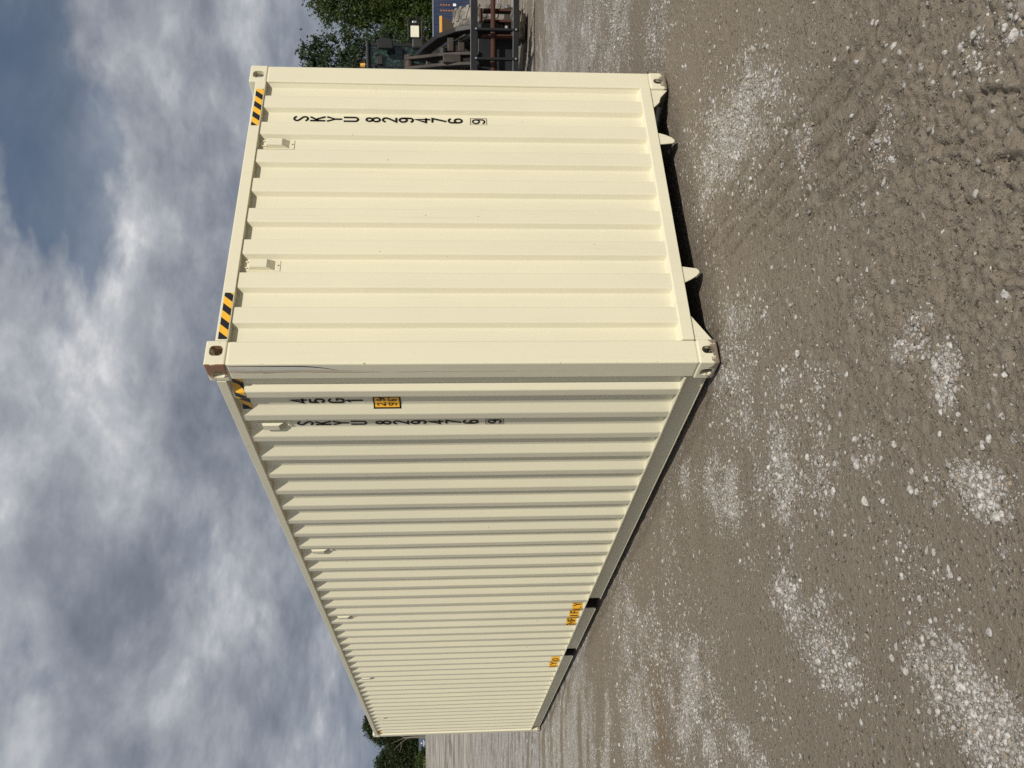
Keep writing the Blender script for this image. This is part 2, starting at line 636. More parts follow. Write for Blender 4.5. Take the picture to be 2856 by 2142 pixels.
def to_sd(x, y):
    dx, dy = x - CAM.x, y - CAM.y
    return dx * RH[0] + dy * RH[1], dx * FH[0] + dy * FH[1]


def from_sd(s, d):
    return CAM.x + s * RH[0] + d * FH[0], CAM.y + s * RH[1] + d * FH[1]


def gravel(x, y):
    s, d = to_sd(x, y)
    w1 = perlin(x * 5.5, y * 5.5, 3)
    w2 = perlin(x * 5.5, y * 5.5, 4)
    g = np.zeros_like(x)
    for a, b, ra, rb, k in PATCH:
        ra, rb = ra * 1.25, rb * 1.25
        q = np.sqrt(((s - a) / ra + 0.45 * w1) ** 2 + ((d - b) / rb + 0.45 * w2) ** 2)
        g = np.maximum(g, k * (0.72 * sstep(1.10, 0.30, q) + 0.28 * sstep(1.9, 0.6, q)))
    n = fbm(x, y, 2.6, 4, 11)
    # loose streaks left by the wheels, getting denser with distance
    st = fbm(s * 0.55, d * 1.9, 1.0, 4, 21) + 0.25 * fbm(s, d, 3.0, 3, 25)
    dist = np.hypot(s, d)
    lo = sstep(0.05, 0.42, st) * sstep(5.0, 9.0, dist) * 0.75
    left = sstep(-1.0, -4.5, s) * sstep(7.0, 11.0, d)
    lo = np.maximum(lo, left * sstep(-0.30, 0.22, st) * 1.0)
    g = np.maximum(g * np.clip(0.75 + 1.1 * n, 0, 1.3), lo)
    g = np.maximum(g, 0.012 + 0.07 * sstep(0.1, 0.5, n))
    g *= sstep(50.0, 43.0, d + 2.0 * perlin(x * .2, y * .2, 8)) * np.where(d > 20, 1, 1)
    return np.clip(g, 0, 1)


def rise(s, d):
    k = sstep(10.0, -22.0, s)
    up = np.clip(d - 40.0, 0, 160.0) * 0.046
    dn = np.clip(d - 245.0, 0, 400.0) * 0.02
    return (up - dn) * k


def tracks(x, y, s, d):
    """strength of the wheel tracks, the ridge wave across them and the tread wave along them"""
    q = x * 0.945 - y * 0.33
    al = x * 0.33 + y * 0.945
    tm = sstep(-0.30, -0.10, q) * sstep(0.98, 0.80, q) * sstep(6.2, 5.4, d) * sstep(2.5, 3.2, d) * sstep(-0.35, 0.15, fbm(q, al * 0.3, 1.6, 2, 81))
    wv = 2.6 * perlin(x * 1.6, y * 1.6, 83)
    tw = np.sin(q * 2 * np.pi / 0.115 + wv)
    bd = np.floor(q / 0.115 + wv / (2 * np.pi))
    lug = np.sin(al * 2 * np.pi / 0.050 + bd * 2.1 + 0.8 * perlin(x * 3, y * 3, 86))
    return tm, tw, lug


def ground_z(x, y, cell):
    s, d = to_sd(x, y)

    def att(wl_):
        return np.clip(wl_ / (2.2 * cell) - 0.4, 0, 1)
    z = rise(s, d)
    z = z + 0.016 * fbm(x, y, 0.55, 2, 31) * att(0.9)
    z = z + 0.009 * fbm(x, y, 2.3, 3, 41) * att(0.22)
    # rough broken clods in front, smoother packed dirt to the left
    cl = sstep(-0.55, 0.25, s + 0.35 * fbm(x, y, 1.4, 2, 51)) * sstep(4.6, 2.6, d)
    cl = np.maximum(cl, 0.35 * sstep(-0.1, 0.5, fbm(x, y, 0.8, 3, 55)))
    rid = 1 - np.abs(fbm(x, y, 7.0, 3, 61, 0.55)) * 2.2
    z = z + cl * 0.012 * np.clip(rid, -0.4, 1) * att(0.07)
    z = z + cl * 0.010 * (1 - 2.4 * np.abs(fbm(x, y, 15.0, 3, 65, 0.6))) * att(0.03)
    z = z + (0.35 + 0.65 * cl) * 0.0085 * fbm(x, y, 24.0, 3, 71, 0.72) * att(0.02)
    z = z - (0.3 + cl) * 0.008 * sstep(0.22, 0.5, perlin(x * 16, y * 16, 77)) * att(0.03)
    # cracks and torn lips in the soft dirt
    ck = np.abs(fbm(x * 1.0, y * 1.0, 3.1, 3, 121, 0.5)) + 0.35 * (1 - cl)
    z = z - 0.016 * sstep(0.030, 0.004, ck) * sstep(-0.05, 0.35, fbm(x, y, 1.1, 2, 125)) * att(0.035)
    for path in RUTS:
        q = np.full_like(x, 9.0)
        for (ax, ay), (bx_, by_) in zip(path[:-1], path[1:]):
            vx, vy = bx_ - ax, by_ - ay
            t = np.clip(((x - ax) * vx + (y - ay) * vy) / (vx * vx + vy * vy), 0, 1)
            q = np.minimum(q, np.hypot(x - ax - t * vx, y - ay - t * vy))
        q = q + 0.010 * fbm(x, y, 28.0, 2, 131)
        z = z - 0.020 * sstep(0.011, 0.003, q) * att(0.02) + 0.009 * np.exp(-((q - 0.024) / 0.012) ** 2) * att(0.03)
    # tyre drag marks running past the near corner
    tm, tw, lug = tracks(x, y, s, d)
    z = z + 0.0130 * tm * np.sign(tw) * np.abs(tw) ** 0.6 * np.clip(0.55 + 1.3 * perlin(x * 7, y * 7, 84), 0, 1.3) * att(0.05)
    z = z + 0.0065 * tm * (tw > 0.1) * np.sign(lug) * np.abs(lug) ** 0.5 * np.clip(0.5 + 1.4 * perlin(x * 4, y * 4, 87), 0, 1.2) * att(0.02)
    # the dirt under the container is pressed down and scraped away a little
    inx = sstep(-0.22, 0.02, x) * sstep(2.66, 2.42, x) * sstep(-0.25, 0.0, y) * sstep(12.45, 12.2, y)
    z = z * (1 - 0.7 * inx) - 0.018 * inx
    side = np.exp(-((x - 0.03) / 0.11) ** 2) * sstep(0.2, 0.5, y) * sstep(12.1, 11.8, y)
    z = z - side * 0.034 * (1.0 + 0.5 * perlin(x * 6, y * 6, 91))
    # dirt pushed up against the far right foot
    for fx, fy, a in ((2.50, -0.02, 0.028), (2.36, -0.09, 0.012), (-0.06, -0.06, 0.006)):
        z = z + a * np.exp(-(((x - fx) / 0.12) ** 2 + ((y - fy) / 0.10) ** 2)) * (1 + perlin(x * 25, y * 25, 93))
    return z


# ------------------------------------------------------------------ ground sheet (fine near the viewer, coarse far off)
def ground_mat():
    k = NM('dirt_ground')
    p = k.pos
    g = k.attr('gravel')
    far = k.attr('packed')
    big = k.noise(p, 0.35, 4, 0.6)
    mid = k.noise(p, 2.4, 5, 0.62)
    fine = k.noise(p, 38.0, 6, 0.68)
    c = k.mix(mid, (0.198, 0.166, 0.127), (0.250, 0.213, 0.166))
    c = k.mix(k.step(big, 0.35, 0.7), c, (0.236, 0.200, 0.155))
    c = k.mix(k.math('MULTIPLY', k.step(fine, 0.34, 0.70), 0.55), c, (0.294, 0.253, 0.201))
    dv = k.n.new('ShaderNodeVectorMath')
    dv.operation = 'DISTANCE'
    k.put(dv.inputs[0], p)
    dv.inputs[1].default_value = (-1.45, 2.60, 0.0)
    rust_ = k.math('MULTIPLY', k.step(dv.outputs['Value'], 0.75, 0.15), k.step(mid, 0.36, 0.60))
    c = k.mix(k.math('MULTIPLY', rust_, 0.55), c, (0.20, 0.125, 0.062))
    # shading of the furrows and tread prints, put into the soil colour
    c = k.mix(k.math('MULTIPLY', k.attr('track'), k.step(k.noise(p, 28.0, 5, 0.7), 0.36, 0.60)), c, (0.105, 0.086, 0.064))
    # the far packed yard is greyer, with swirling wheel marks
    sw = k.noise(k.scale(p, (0.055, 0.030, 1.0)), 3.0, 6, 0.62, 2.2)
    pk = k.mix(k.step(sw, 0.38, 0.62), (0.215, 0.190, 0.16), (0.47, 0.43, 0.375))
    c = k.mix(far, c, pk)
    # far gravel is bound together by its own pale dust
    c = k.mix(k.math('MULTIPLY', k.math('MULTIPLY', g, k.attr('distant')), 0.55), c, (0.40, 0.375, 0.34))
    c = k.mix(k.math('MULTIPLY', k.step(g, 0.30, 0.85), 0.40), c, (0.345, 0.320, 0.285))
    # gravel lying too far off, or too small, to be picked out
    cs = []
    hs = None
    for sc_, th in ((11.0, 0.0), (40.0, 0.9), (110.0, 0.8)):
        w = k.scale(p, (1, 1, 0.02))
        dst, rcol = k.vor2(w, sc_)
        rnd = k.sep(rcol)
        on = k.math('LESS_THAN', rnd[0], k.math('MULTIPLY', g, th) if th else k.math('MULTIPLY', g, k.math('MULTIPLY', k.attr('distant'), 0.8)))
        on = k.math('MULTIPLY', on, k.step(dst, 0.62, 0.45))
        on = k.math('MULTIPLY', on, k.step(rnd[1], 0.10, 0.18))
        sc2 = k.mix(rnd[2], (0.27, 0.25, 0.225), (0.64, 0.62, 0.59))
        c = k.mix(on, c, sc2)
        hh = k.math('MULTIPLY', on, k.math('MULTIPLY', k.math('SUBTRACT', 0.7, dst), 0.32 / sc_))
        if sc_ == 40.0:
            hs = hh
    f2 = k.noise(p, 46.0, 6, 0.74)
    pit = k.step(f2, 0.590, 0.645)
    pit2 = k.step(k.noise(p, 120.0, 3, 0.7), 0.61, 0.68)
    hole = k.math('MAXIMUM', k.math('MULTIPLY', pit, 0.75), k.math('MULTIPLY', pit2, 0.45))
    c = k.mix(hole, c, (0.062, 0.050, 0.038))  # the shade inside small pits, put into the soil colour
    h = k.math('ADD', k.math('MULTIPLY', fine, 0.018), k.math('MULTIPLY', pit, -0.010))
    h = k.math('ADD', h, k.math('MULTIPLY', f2, 0.008))
    h = k.math('ADD', h, hs)
    return k.set(c, 0.92, 0.0, k.bump(h, 1.0, 0.9), 0.15)


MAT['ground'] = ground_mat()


def build_ground():
    th_d = np.linspace(R(-33), R(33), 420)
    th_c = np.linspace(R(33), R(327), 62)[1:-1]
    th = np.concatenate([th_d, th_c])
    r = [1.2]
    while r[-1] < 900:
        q = r[-1]
        r.append(q * (1.0042 if q < 9 else 1.0095 if q < 60 else 1.03))
    r = np.array(r)
    nr_, nt = len(r), len(th)
    rr, tt = np.meshgrid(r, th, indexing='ij')
    s, d = rr * np.sin(tt), rr * np.cos(tt)
    x, y = from_sd(s, d)
    cell = np.broadcast_to((rr * 0.0040), rr.shape)
    z = ground_z(x.ravel(), y.ravel(), cell.ravel())
    V = np.stack([x.ravel(), y.ravel(), z], -1)
    i, j = np.meshgrid(np.arange(nr_ - 1), np.arange(nt), indexing='ij')
    j2 = (j + 1) % nt
    F = np.stack([i * nt + j, (i + 1) * nt + j, (i + 1) * nt + j2, i * nt + j2], -1).reshape(-1, 4)
    # close the small hole at the viewer's feet
    V = np.vstack([V, [[CAM.x, CAM.y, 0.0]]])
    me = bpy.data.meshes.new('ground')
    tris = [(len(V) - 1, (k_ + 1) % nt, k_) for k_ in range(nt)]
    T = np.array([(a, b, c_, c_) for a, b, c_ in tris], np.int32)
    F = F[:, ::-1]
    nq, ntri = len(F), len(T)
    me.vertices.add(len(V))
    me.vertices.foreach_set('co', V.astype(np.float32).ravel())
    lv = np.concatenate([F.ravel(), T[:, :3].ravel()]).astype(np.int32)
    me.loops.add(len(lv))
    me.loops.foreach_set('vertex_index', lv)
    ls = np.concatenate([np.arange(0, nq * 4, 4), nq * 4 + np.arange(0, ntri * 3, 3)]).astype(np.int32)
    me.polygons.add(nq + ntri)
    me.polygons.foreach_set('loop_start', ls)
    me.update(calc_edges=True)
    at = me.attributes.new('gravel', 'FLOAT', 'POINT')
    gv = gravel(V[:, 0], V[:, 1])
    at.data.foreach_set('value', gv.astype(np.float32))
    at = me.attributes.new('packed', 'FLOAT', 'POINT')
    s_, d_ = to_sd(V[:, 0], V[:, 1])
    at.data.foreach_set('value', sstep(42.0, 46.0, d_ + 2.0 * perlin(V[:, 0] * .2, V[:, 1] * .2, 8)).astype(np.float32))
    at = me.attributes.new('distant', 'FLOAT', 'POINT')
    at.data.foreach_set('value', sstep(9.0, 16.0, d_).astype(np.float32))
    at = me.attributes.new('track', 'FLOAT', 'POINT')
    tm, tw, lug = tracks(V[:, 0], V[:, 1], s_, d_)
    tv = tm * np.clip(0.75 * sstep(-0.35, -0.85, tw) + 0.65 * sstep(-0.2, 0.3, tw) * sstep(0.1, -0.4, lug) * np.clip(0.4 + 1.6 * perlin(V[:, 0] * 4, V[:, 1] * 4, 87), 0, 1), 0, 1)
    at.data.foreach_set('value', tv.astype(np.float32))
    me.shade_smooth()
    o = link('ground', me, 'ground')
    o['kind'] = 'structure'
    return o


build_ground()


def zat(x, y):
    return float(ground_z(np.array([x], float), np.array([y], float), np.array([0.012]))[0])


# ------------------------------------------------------------------ the cream shipping container
cont = empty('shipping_container', (0, 0, 0))
tag(cont, 'cream corrugated high-cube shipping container standing on the grey dirt, filling the picture', 'container')
L, W, H = 12.192, 2.438, 2.896


def casting_mesh(name, top):
    b = MB().box(0, 0.162, 0, 0.178, 0, 0.118)
    cut = [MB().box(0.030, 0.140, 0.030, 0.152, 0.028, 0.104),
           MB().prism(rrect(0.092, 0.060, 0.066, 0.074, 0.024) if top else stadium(0.089, 0.058, 0.052, 0.074), 1, -0.05, 0.08),
           MB().prism(rrect(0.105, 0.058, 0.066, 0.074, 0.026), 0, -0.05, 0.08),
           MB().prism(stadium(0.081, 0.089, 0.063, 0.112), 2, -0.05, 0.06)]
    return bool_mesh(name, b, cut, 0.010)


cm_b = casting_mesh('corner_casting', False)
cm_t = casting_mesh('corner_casting', True)
for ex in (0, 1):
    for ey in (0, 1):
        for ez in (0, 1):
            sx_, sy_, sz_ = (1 - 2 * ex), (1 - 2 * ey), (1 - 2 * ez)
            me = mirrored(cm_t if ez else cm_b, 'corner_casting', sx_, sy_, sz_, (W * ex, L * ey, H * ez))
            mat = 'cast'
            if ey == 0 and ez == 1 and ex == 0:
                mat = 'cast_rust'
            elif ez == 0:
                mat = 'cast_mud'
            o = link('corner_casting', me, mat, cont)
            if mat == 'cast_rust':
                o['label'] = 'rusty scraped upper corner casting'

# posts
for ex in (0, 1):
    for ey in (0, 1):
        x0, x1 = (0.003, 0.157) if ex == 0 else (2.281, 2.435)
        y0, y1 = (0.003, 0.163) if ey == 0 else (L - 0.163, L - 0.003)
        MB().box(x0, x1, y0, y1, 0.121, 2.775).obj('corner_post', 'beige_post' if (ex, ey) == (0, 0) else 'beige', cont, 0.011, 3)
        # weld beads where post meets casting
        for z in (0.1205, 2.7755):
            MB().box(x0 + 0.004, x1 - 0.004, y0 + 0.004, y1 - 0.004, z - 0.006, z + 0.006).obj('weld_bead', 'beige', cont, 0.003, 2)


def rounded_profile(pts, r=0.007, n=3):
    out = [pts[0]]
    for i in range(1, len(pts) - 1):
        p, a, b = np.array(pts[i]), np.array(pts[i - 1]), np.array(pts[i + 1])
        da, db = (a - p), (b - p)
        la, lb = np.linalg.norm(da), np.linalg.norm(db)
        rr = min(r, la * 0.45, lb * 0.45)
        A, B = p + da / la * rr, p + db / lb * rr
        for t in np.linspace(0, 1, n):
            out.append(tuple((1 - t) ** 2 * A + 2 * t * (1 - t) * p + t * t * B))
    out.append(pts[-1])
    return out


def sheet(name, prof, fn, z0, z1, mat, parent, thick=None, nz=1):
    """vertical sheet following a plan profile; fn maps a profile point and z to 3D"""
    n = len(prof)
    zs = np.linspace(z0, z1, nz + 1)
    V = [fn(p, z) for z in zs for p in prof]
    if nz > 1:
        A_ = np.array(V)
        w_ = fbm(A_[:, 0] * 1.0 + A_[:, 1], A_[:, 2], 1.3, 3, 151) * np.clip(np.minimum(A_[:, 2] - z0, z1 - A_[:, 2]) * 6, 0, 1)
        ax_ = 1 if abs(A_[0, 1] - A_[-1, 1]) < 1.0 else 0
        A_[:, ax_] += 0.0022 * w_
        V = [tuple(v) for v in A_]
    F = [(k * n + i, k * n + i + 1, (k + 1) * n + i + 1, (k + 1) * n + i) for k in range(nz) for i in range(n - 1)]
    me = bpy.data.meshes.new(name)
    me.from_pydata(V, [], F)
    me.update()
    return link(name, me, mat, parent)


# front end wall
END_OUT, END_IN = 0.011, 0.049
ep = [(0.150, END_IN)]
x = 0.289
for k in range(8):
    ep += [(x - 0.018, END_IN), (x, END_OUT), (x + 0.109, END_OUT), (x + 0.127, END_IN)]
    x += 0.2504
ep += [(2.262, END_IN), (2.283, 0.016)]
ep = rounded_profile(ep, 0.006)
sheet('end_wall', ep, lambda p, z: (p[0], p[1], z), 0.195, 2.80, 'beige', cont, None, 14)
sheet('end_wall', [(0.05, L - 0.05), (2.39, L - 0.05)], lambda p, z: (p[0], p[1], z), 0.15, 2.84, 'beige', cont)
# header and sill of the front end
MB().prism([(0.0, 2.779), (0.0, 2.846), (0.012, 2.852), (0.10, 2.852), (0.10, 2.779)], 0, 0.161, 2.279).obj('end_header', 'beige', cont, 0.003, 2)
MB().prism([(0.003, 0.126), (0.003, 0.197), (0.052, 0.216), (0.10, 0.216), (0.10, 0.126)], 0, 0.161, 2.279).obj('end_sill', 'beige', cont, 0.003, 2)
MB().box(0.16, 2.28, L - 0.10, L - 0.004, 2.78, 2.85).obj('end_header', 'beige', cont)
MB().box(0.16, 2.28, L - 0.10, L - 0.004, 0.02, 0.20).obj('end_sill', 'beige', cont)
# gussets and gooseneck-tunnel lips below the sill
for poly in ([(0.165, 0.124), (0.342, 0.124), (0.165, 0.018)], [(2.273, 0.124), (2.095, 0.124), (2.15, 0.075), (2.20, 0.060), (2.273, 0.004)]):
    MB().prism(poly, 1, 0.016, 0.026).obj('gusset', 'beige', cont)
for poly, t in (([(1.745, 0.124), (1.758, 0.030), (1.768, 0.019), (1.790, 0.016), (1.812, 0.036), (1.834, 0.074), (1.853, 0.124)], 1.775),
                ([(0.705, 0.124), (0.690, 0.032), (0.680, 0.020), (0.660, 0.016), (0.634, 0.038), (0.606, 0.078), (0.581, 0.124)], 0.675)):
    MB().prism(poly, 1, 0.014, 0.024).obj('tunnel_lip', 'beige', cont, 0.003, 2)
    MB().box(t - 0.006, t + 0.006, 0.026, 3.2, 0.03, 0.124).obj('tunnel_plate', 'dark_floor', cont)
MB().box(0.08, 2.36, 0.11, L - 0.11, 0.130, 0.168).obj('floor', 'dark_floor', cont)
for i in range(28):
    yy = 0.42 + i * 0.415
    MB().box(0.08, 2.36, yy, yy + 0.045, 0.022, 0.128).obj('cross_member', 'dark_floor', cont)
MB().box(0.055, 2.383, 0.10, L - 0.10, 2.836, 2.850).obj('roof', 'beige', cont)

# long side walls
SID_OUT, SID_IN = 0.007, 0.043
PIT, Y0S, OUTW, SLW = 0.2805, 0.312, 0.065, 0.067


def side_x(y):
    """depth of the corrugated side at distance y along it"""
    if y < Y0S:
        t = (y - (Y0S - 0.034)) / 0.034
        return SID_IN if t < 0 else SID_IN + (SID_OUT - SID_IN) * t
    q = (y - Y0S) % PIT
    if y > Y0S + 41 * PIT + OUTW + SLW:
        return SID_IN
    if q < OUTW:
        return SID_OUT
    if q < OUTW + SLW:
        return SID_OUT + (SID_IN - SID_OUT) * (q - OUTW) / SLW
    if q < PIT - SLW:
        return SID_IN
    return SID_IN + (SID_OUT - SID_IN) * (q - (PIT - SLW)) / SLW


sp = [(0.160, SID_IN), (Y0S - 0.034, SID_IN)]
for k in range(42):
    y0 = Y0S + k * PIT
    sp += [(y0, SID_OUT), (y0 + OUTW, SID_OUT), (y0 + OUTW + SLW, SID_IN)]
    if k < 41:
        sp.append((y0 + PIT - SLW, SID_IN))
sp += [(L - 0.160, SID_IN)]
sp = rounded_profile(sp, 0.006)
sheet('side_wall', sp, lambda p, z: (p[1], p[0], z), 0.160, 2.812, 'beige', cont, None, 10)
o = sheet('side_wall', sp, lambda p, z: (W - p[1], p[0], z), 0.160, 2.812, 'beige', cont)
o.data.flip_normals()
for sgn in (0, 1):
    def fx(a):
        return a if sgn == 0 else W - a

    def bx(m, a, b, *r_):
        return m.box(min(fx(a), fx(b)), max(fx(a), fx(b)), *r_)
    bx(MB(), 0.0, 0.058, 0.1795, L - 0.1795, 2.806, 2.861).obj('top_rail', 'beige', cont, 0.004, 2)
    segs = [(0.1795, 4.64), (5.00, 6.68), (7.05, L - 0.1795)]
    bx(MB(), 0.001, 0.070, 0.1795, L - 0.1795, 0.160, 0.167).obj('rail_flange', 'beige', cont)
    for a, b in segs:
        q = [(0.064, 0.1595), (0.070, 0.1595), (0.070, 0.012), (0.050, 0.012), (0.050, 0.018), (0.064, 0.018)]
        MB().prism([(fx(u_), v_) for u_, v_ in q], 1, a, b).obj('bottom_rail', 'beige', cont)
    for a, b in ((4.64, 5.00), (6.68, 7.05)):
        bx(MB(), 0.072, 2.3, a - 0.007, a - 0.001, 0.020, 0.158).obj('fork_pocket_plate', 'dark_floor', cont)
        bx(MB(), 0.072, 2.3, b + 0.001, b + 0.007, 0.020, 0.158).obj('fork_pocket_plate', 'dark_floor', cont)


# ventilators
def ventilator(org, xa, out):
    """org = foot of the plate, xa = direction along the wall, out = direction away from the wall"""
    org, xa, out = Vector(org), Vector(xa), Vector(out)
    up = Vector((0, 0, 1))

    def T(vs_):
        return [tuple(org + xa * a + out * b + up * c_) for a, b, c_ in vs_]
    hw = 0.040

    def bb(a0, a1, b0, b1, c0, c1):
        return MB().box(a0, a1, b0, b1, c0, c1)
    plate = bb(-hw, hw, 0.0005, 0.004, 0, 0.212)
    plate.v = T(plate.v)
    root = plate.obj('ventilator', 'beige', cont)
    hood = MB()
    h0, w_, t_ = 0.031, 0.035, 0.029
    hv = [(-w_, .004, .030), (w_, .004, .030), (-t_, h0, .075), (t_, h0, .075), (-t_, h0, .172), (t_, h0, .172), (-w_, .004, .184), (w_, .004, .184)]
    hood.add(T(hv), [(2, 3, 5, 4), (4, 5, 7, 6), (0, 2, 4, 6), (1, 7, 5, 3)])
    hood.obj('hood', 'beige', root)
    gr = MB()
    gr.add(T([(-w_, .004, .030), (w_, .004, .030), (t_, h0, .075), (-t_, h0, .075)]), [(0, 1, 2, 3)])
    gr.obj('grille', 'grille', root)
    for a, c_ in ((0, .016), (-.022, .197), (.022, .197)):
        b = MB().tube((a, .004, c_), (a, .013, c_), 0.006, n=6)
        b.v = T(b.v)
        b.obj('bolt', 'beige', root)
    return root


ventilator((1.727, END_IN, 2.550), (1, 0, 0), (0, -1, 0))
ventilator((0.724, END_IN, 2.550), (1, 0, 0), (0, -1, 0))
for k in (1, 9, 16, 26, 36):
    yv = Y0S + k * PIT + OUTW + SLW + 0.5 * (PIT - OUTW - 2 * SLW)
    ventilator((SID_IN, yv, 2.535), (0, -1, 0), (-1, 0, 0))


# ------------------------------------------------------------------ lettering as painted strokes
def arc(cx, cy, rx, ry, a0, a1, n=10):
    return [(cx + rx * math.cos(R(a0 + (a1 - a0) * i / n)), cy + ry * math.sin(R(a0 + (a1 - a0) * i / n))) for i in range(n + 1)]


GLY = {
    'S': [arc(.25, .77, .2, .18, 5, 180) + [(.07, .68), (.16, .58), (.36, .42), (.44, .32)] + arc(.25, .23, .2, .18, 0, -175)],
    'K': [[(.06, 0), (.06, 1)], [(.46, 1), (.06, .42)], [(.20, .62), (.48, 0)]],
    'Y': [[(.02, 1), (.25, .45), (.48, 1)], [(.25, .45), (.25, 0)]],
    'U': [[(.05, 1)] + arc(.25, .24, .2, .19, 180, 360) + [(.45, 1)]],
    '8': [arc(.25, .745, .17, .205, 0, 360, 16), arc(.25, .285, .20, .235, 0, 360, 16)],
    '2': [arc(.25, .75, .2, .2, 175, -15) + [(.38, .55), (.06, .055), (.48, .055)]],
    '9': [arc(.25, .70, .2, .245, 0, 360, 16), [(.45, .72)] + arc(.25, .24, .2, .19, 0, -170)],
    '6': [arc(.25, .30, .2, .245, 0, 360, 16), [(.05, .28)] + arc(.25, .76, .2, .19, 180, 10)],
    '4': [[(.35, 0), (.35, .97), (.04, .27), (.50, .27)]],
    '7': [[(.04, .945), (.46, .945), (.16, 0)]],
    '5': [[(.44, .945), (.09, .945), (.07, .53)] + arc(.25, .37, .2, .27, 135, -160)],
    'G': [arc(.25, .76, .2, .19, 10, 180) + arc(.25, .24, .2, .19, 180, 360) + [(.45, .45), (.27, .45)]],
    '1': [[(.10, .78), (.27, .95), (.27, 0)]],
    'E': [[(.45, .945), (.06, .945), (.06, .055), (.45, .055)], [(.06, .52), (.40, .52)]],
    'M': [[(.05, 0), (.05, .95), (.27, .35), (.49, .95), (.49, 0)]],
    'P': [[(.06, 0), (.06, .945)] + [(.25, .945)] + arc(.25, .70, .2, .245, 90, -90) + [(.06, .455)]],
    'T': [[(.02, .945), (.48, .945)], [(.25, .945), (.25, 0)]],
    'L': [[(.07, 1), (.07, .055), (.46, .055)]],
    'I': [[(.25, 0), (.25, 1)]],
    'F': [[(.45, .945), (.07, .945), (.07, 0)], [(.07, .52), (.40, .52)]],
    'O': [arc(.25, .5, .2, .445, 0, 360, 18)],
    'N': [[(.05, 0), (.05, .97), (.46, .03), (.46, 1)]],
    'm': [[(.0, 0), (.0, .62)], [(.0, .5)] + arc(.13, .5, .12, .12, 180, 0, 6) + [(.25, 0)], [(.25, .5)] + arc(.38, .5, .12, .12, 180, 0, 6) + [(.50, 0)]],
    ',': [[(.12, .10), (.08, -.14)]],
    "'": [[(.10, 1), (.10, .78)]],
    '"': [[(.08, 1), (.08, .78)], [(.22, 1), (.22, .78)]],
}


def ribbon(pts, t):
    """flat ribbon polygons of thickness t along a polyline, mitred"""
    pts = [np.array(p, float) for p in pts]
    closed = np.linalg.norm(pts[0] - pts[-1]) < 1e-6
    n = len(pts)
    Lp, Rp = [], []
    for i in range(n):
        if closed:
            a, b = pts[(i - 1) if i > 0 else n - 2], pts[(i + 1) if i < n - 1 else 1]
        else:
            a, b = pts[max(i - 1, 0)], pts[min(i + 1, n - 1)]
        d1 = pts[i] - a if np.linalg.norm(pts[i] - a) > 1e-9 else b - pts[i]
        d2 = b - pts[i] if np.linalg.norm(b - pts[i]) > 1e-9 else d1
        d1, d2 = d1 / np.linalg.norm(d1), d2 / np.linalg.norm(d2)
        nn = np.array([-(d1 + d2)[1], (d1 + d2)[0]])
        ln = np.linalg.norm(nn)
        nn = nn / ln if ln > 1e-6 else np.array([-d1[1], d1[0]])
        c_ = max(0.45, nn @ np.array([-d1[1], d1[0]]))
        Lp.append(pts[i] + nn * t / 2 / c_)
        Rp.append(pts[i] - nn * t / 2 / c_)
    return Lp, Rp


def glyph(m, ch, u0, v0, w, h, t, place):
    """add glyph ch with its lower-left at (u0,v0); place(u,v) gives the 3D point"""
    for st in GLY[ch]:
        pts = [(u0 + p[0] * 2 * w, v0 + p[1] * h) for p in st]
        A, B = ribbon(pts, t)
        vs_ = [place(*p) for p in A] + [place(*p) for p in B]
        n = len(A)
        m.add(vs_, [(i, i + 1, n + i + 1, n + i) for i in range(n - 1)])


def rect_outline(m, u0, u1, v0, v1, t, place):
    A, B = ribbon([(u0, v0), (u1, v0), (u1, v1), (u0, v1), (u0, v0)], t)
    n = len(A)
    m.add([place(*p) for p in A] + [place(*p) for p in B], [(i, i + 1, n + i + 1, n + i) for i in range(n - 1)])


def end_place(off):
    return lambda u, v: (u, END_IN - off, v)


def side_place(off):
    # u runs from the far end towards the near corner (left to right as one reads it)
    return lambda u, v: (side_x(-u) - off, -u, v)


def code_column(chars, place, u, tops, w, h, t, name, label):
    for ch, zt in zip(chars, tops):
        m = MB()
        glyph(m, ch, u - w / 2, zt - h, w, h, t, place)
        me = bpy.data.meshes.new(name)
        me.from_pydata(m.v, [], m.f)
        o_ = link(name, me, 'letter', cont)
        o_['label'] = label % ch
    return


SER = 'SKYU829476'
tops_e = [2.576 - i * 0.1108 for i in range(4)] + [2.098 - i * 0.1105 for i in range(6)]
code_column(SER, end_place(0.0030), 1.972, tops_e, 0.045, 0.100, 0.0142, 'letter', 'black letter %s on the end wall')
tops_s = [2.500 - i * 0.1108 for i in range(4)] + [2.014 - i * 0.1103 for i in range(6)]
code_column(SER, side_place(0.0030), -0.762, tops_s, 0.047, 0.100, 0.0142, 'letter', 'black letter %s on the long side')
code_column('45G1', side_place(0.0030), -0.480, [2.499, 2.389, 2.276, 2.166], 0.052, 0.098, 0.0142, 'letter', 'black letter %s of the size code')
for pl, u, v0, v1 in ((end_place(0.0030), 1.967, 1.283, 1.393), (side_place(0.0030), -0.762, 1.205, 1.317)):
    m = MB()
    glyph(m, '9', u - 0.022, v0 + 0.010, 0.044, v1 - v0 - 0.020, 0.0115, pl)
    rect_outline(m, u - 0.030, u + 0.030, v0, v1, 0.0035, pl)
    me = bpy.data.meshes.new('check_digit')
    me.from_pydata(m.v, [], m.f)
    o = link('check_digit', me, 'letter', cont)
    o['label'] = 'boxed black 9'


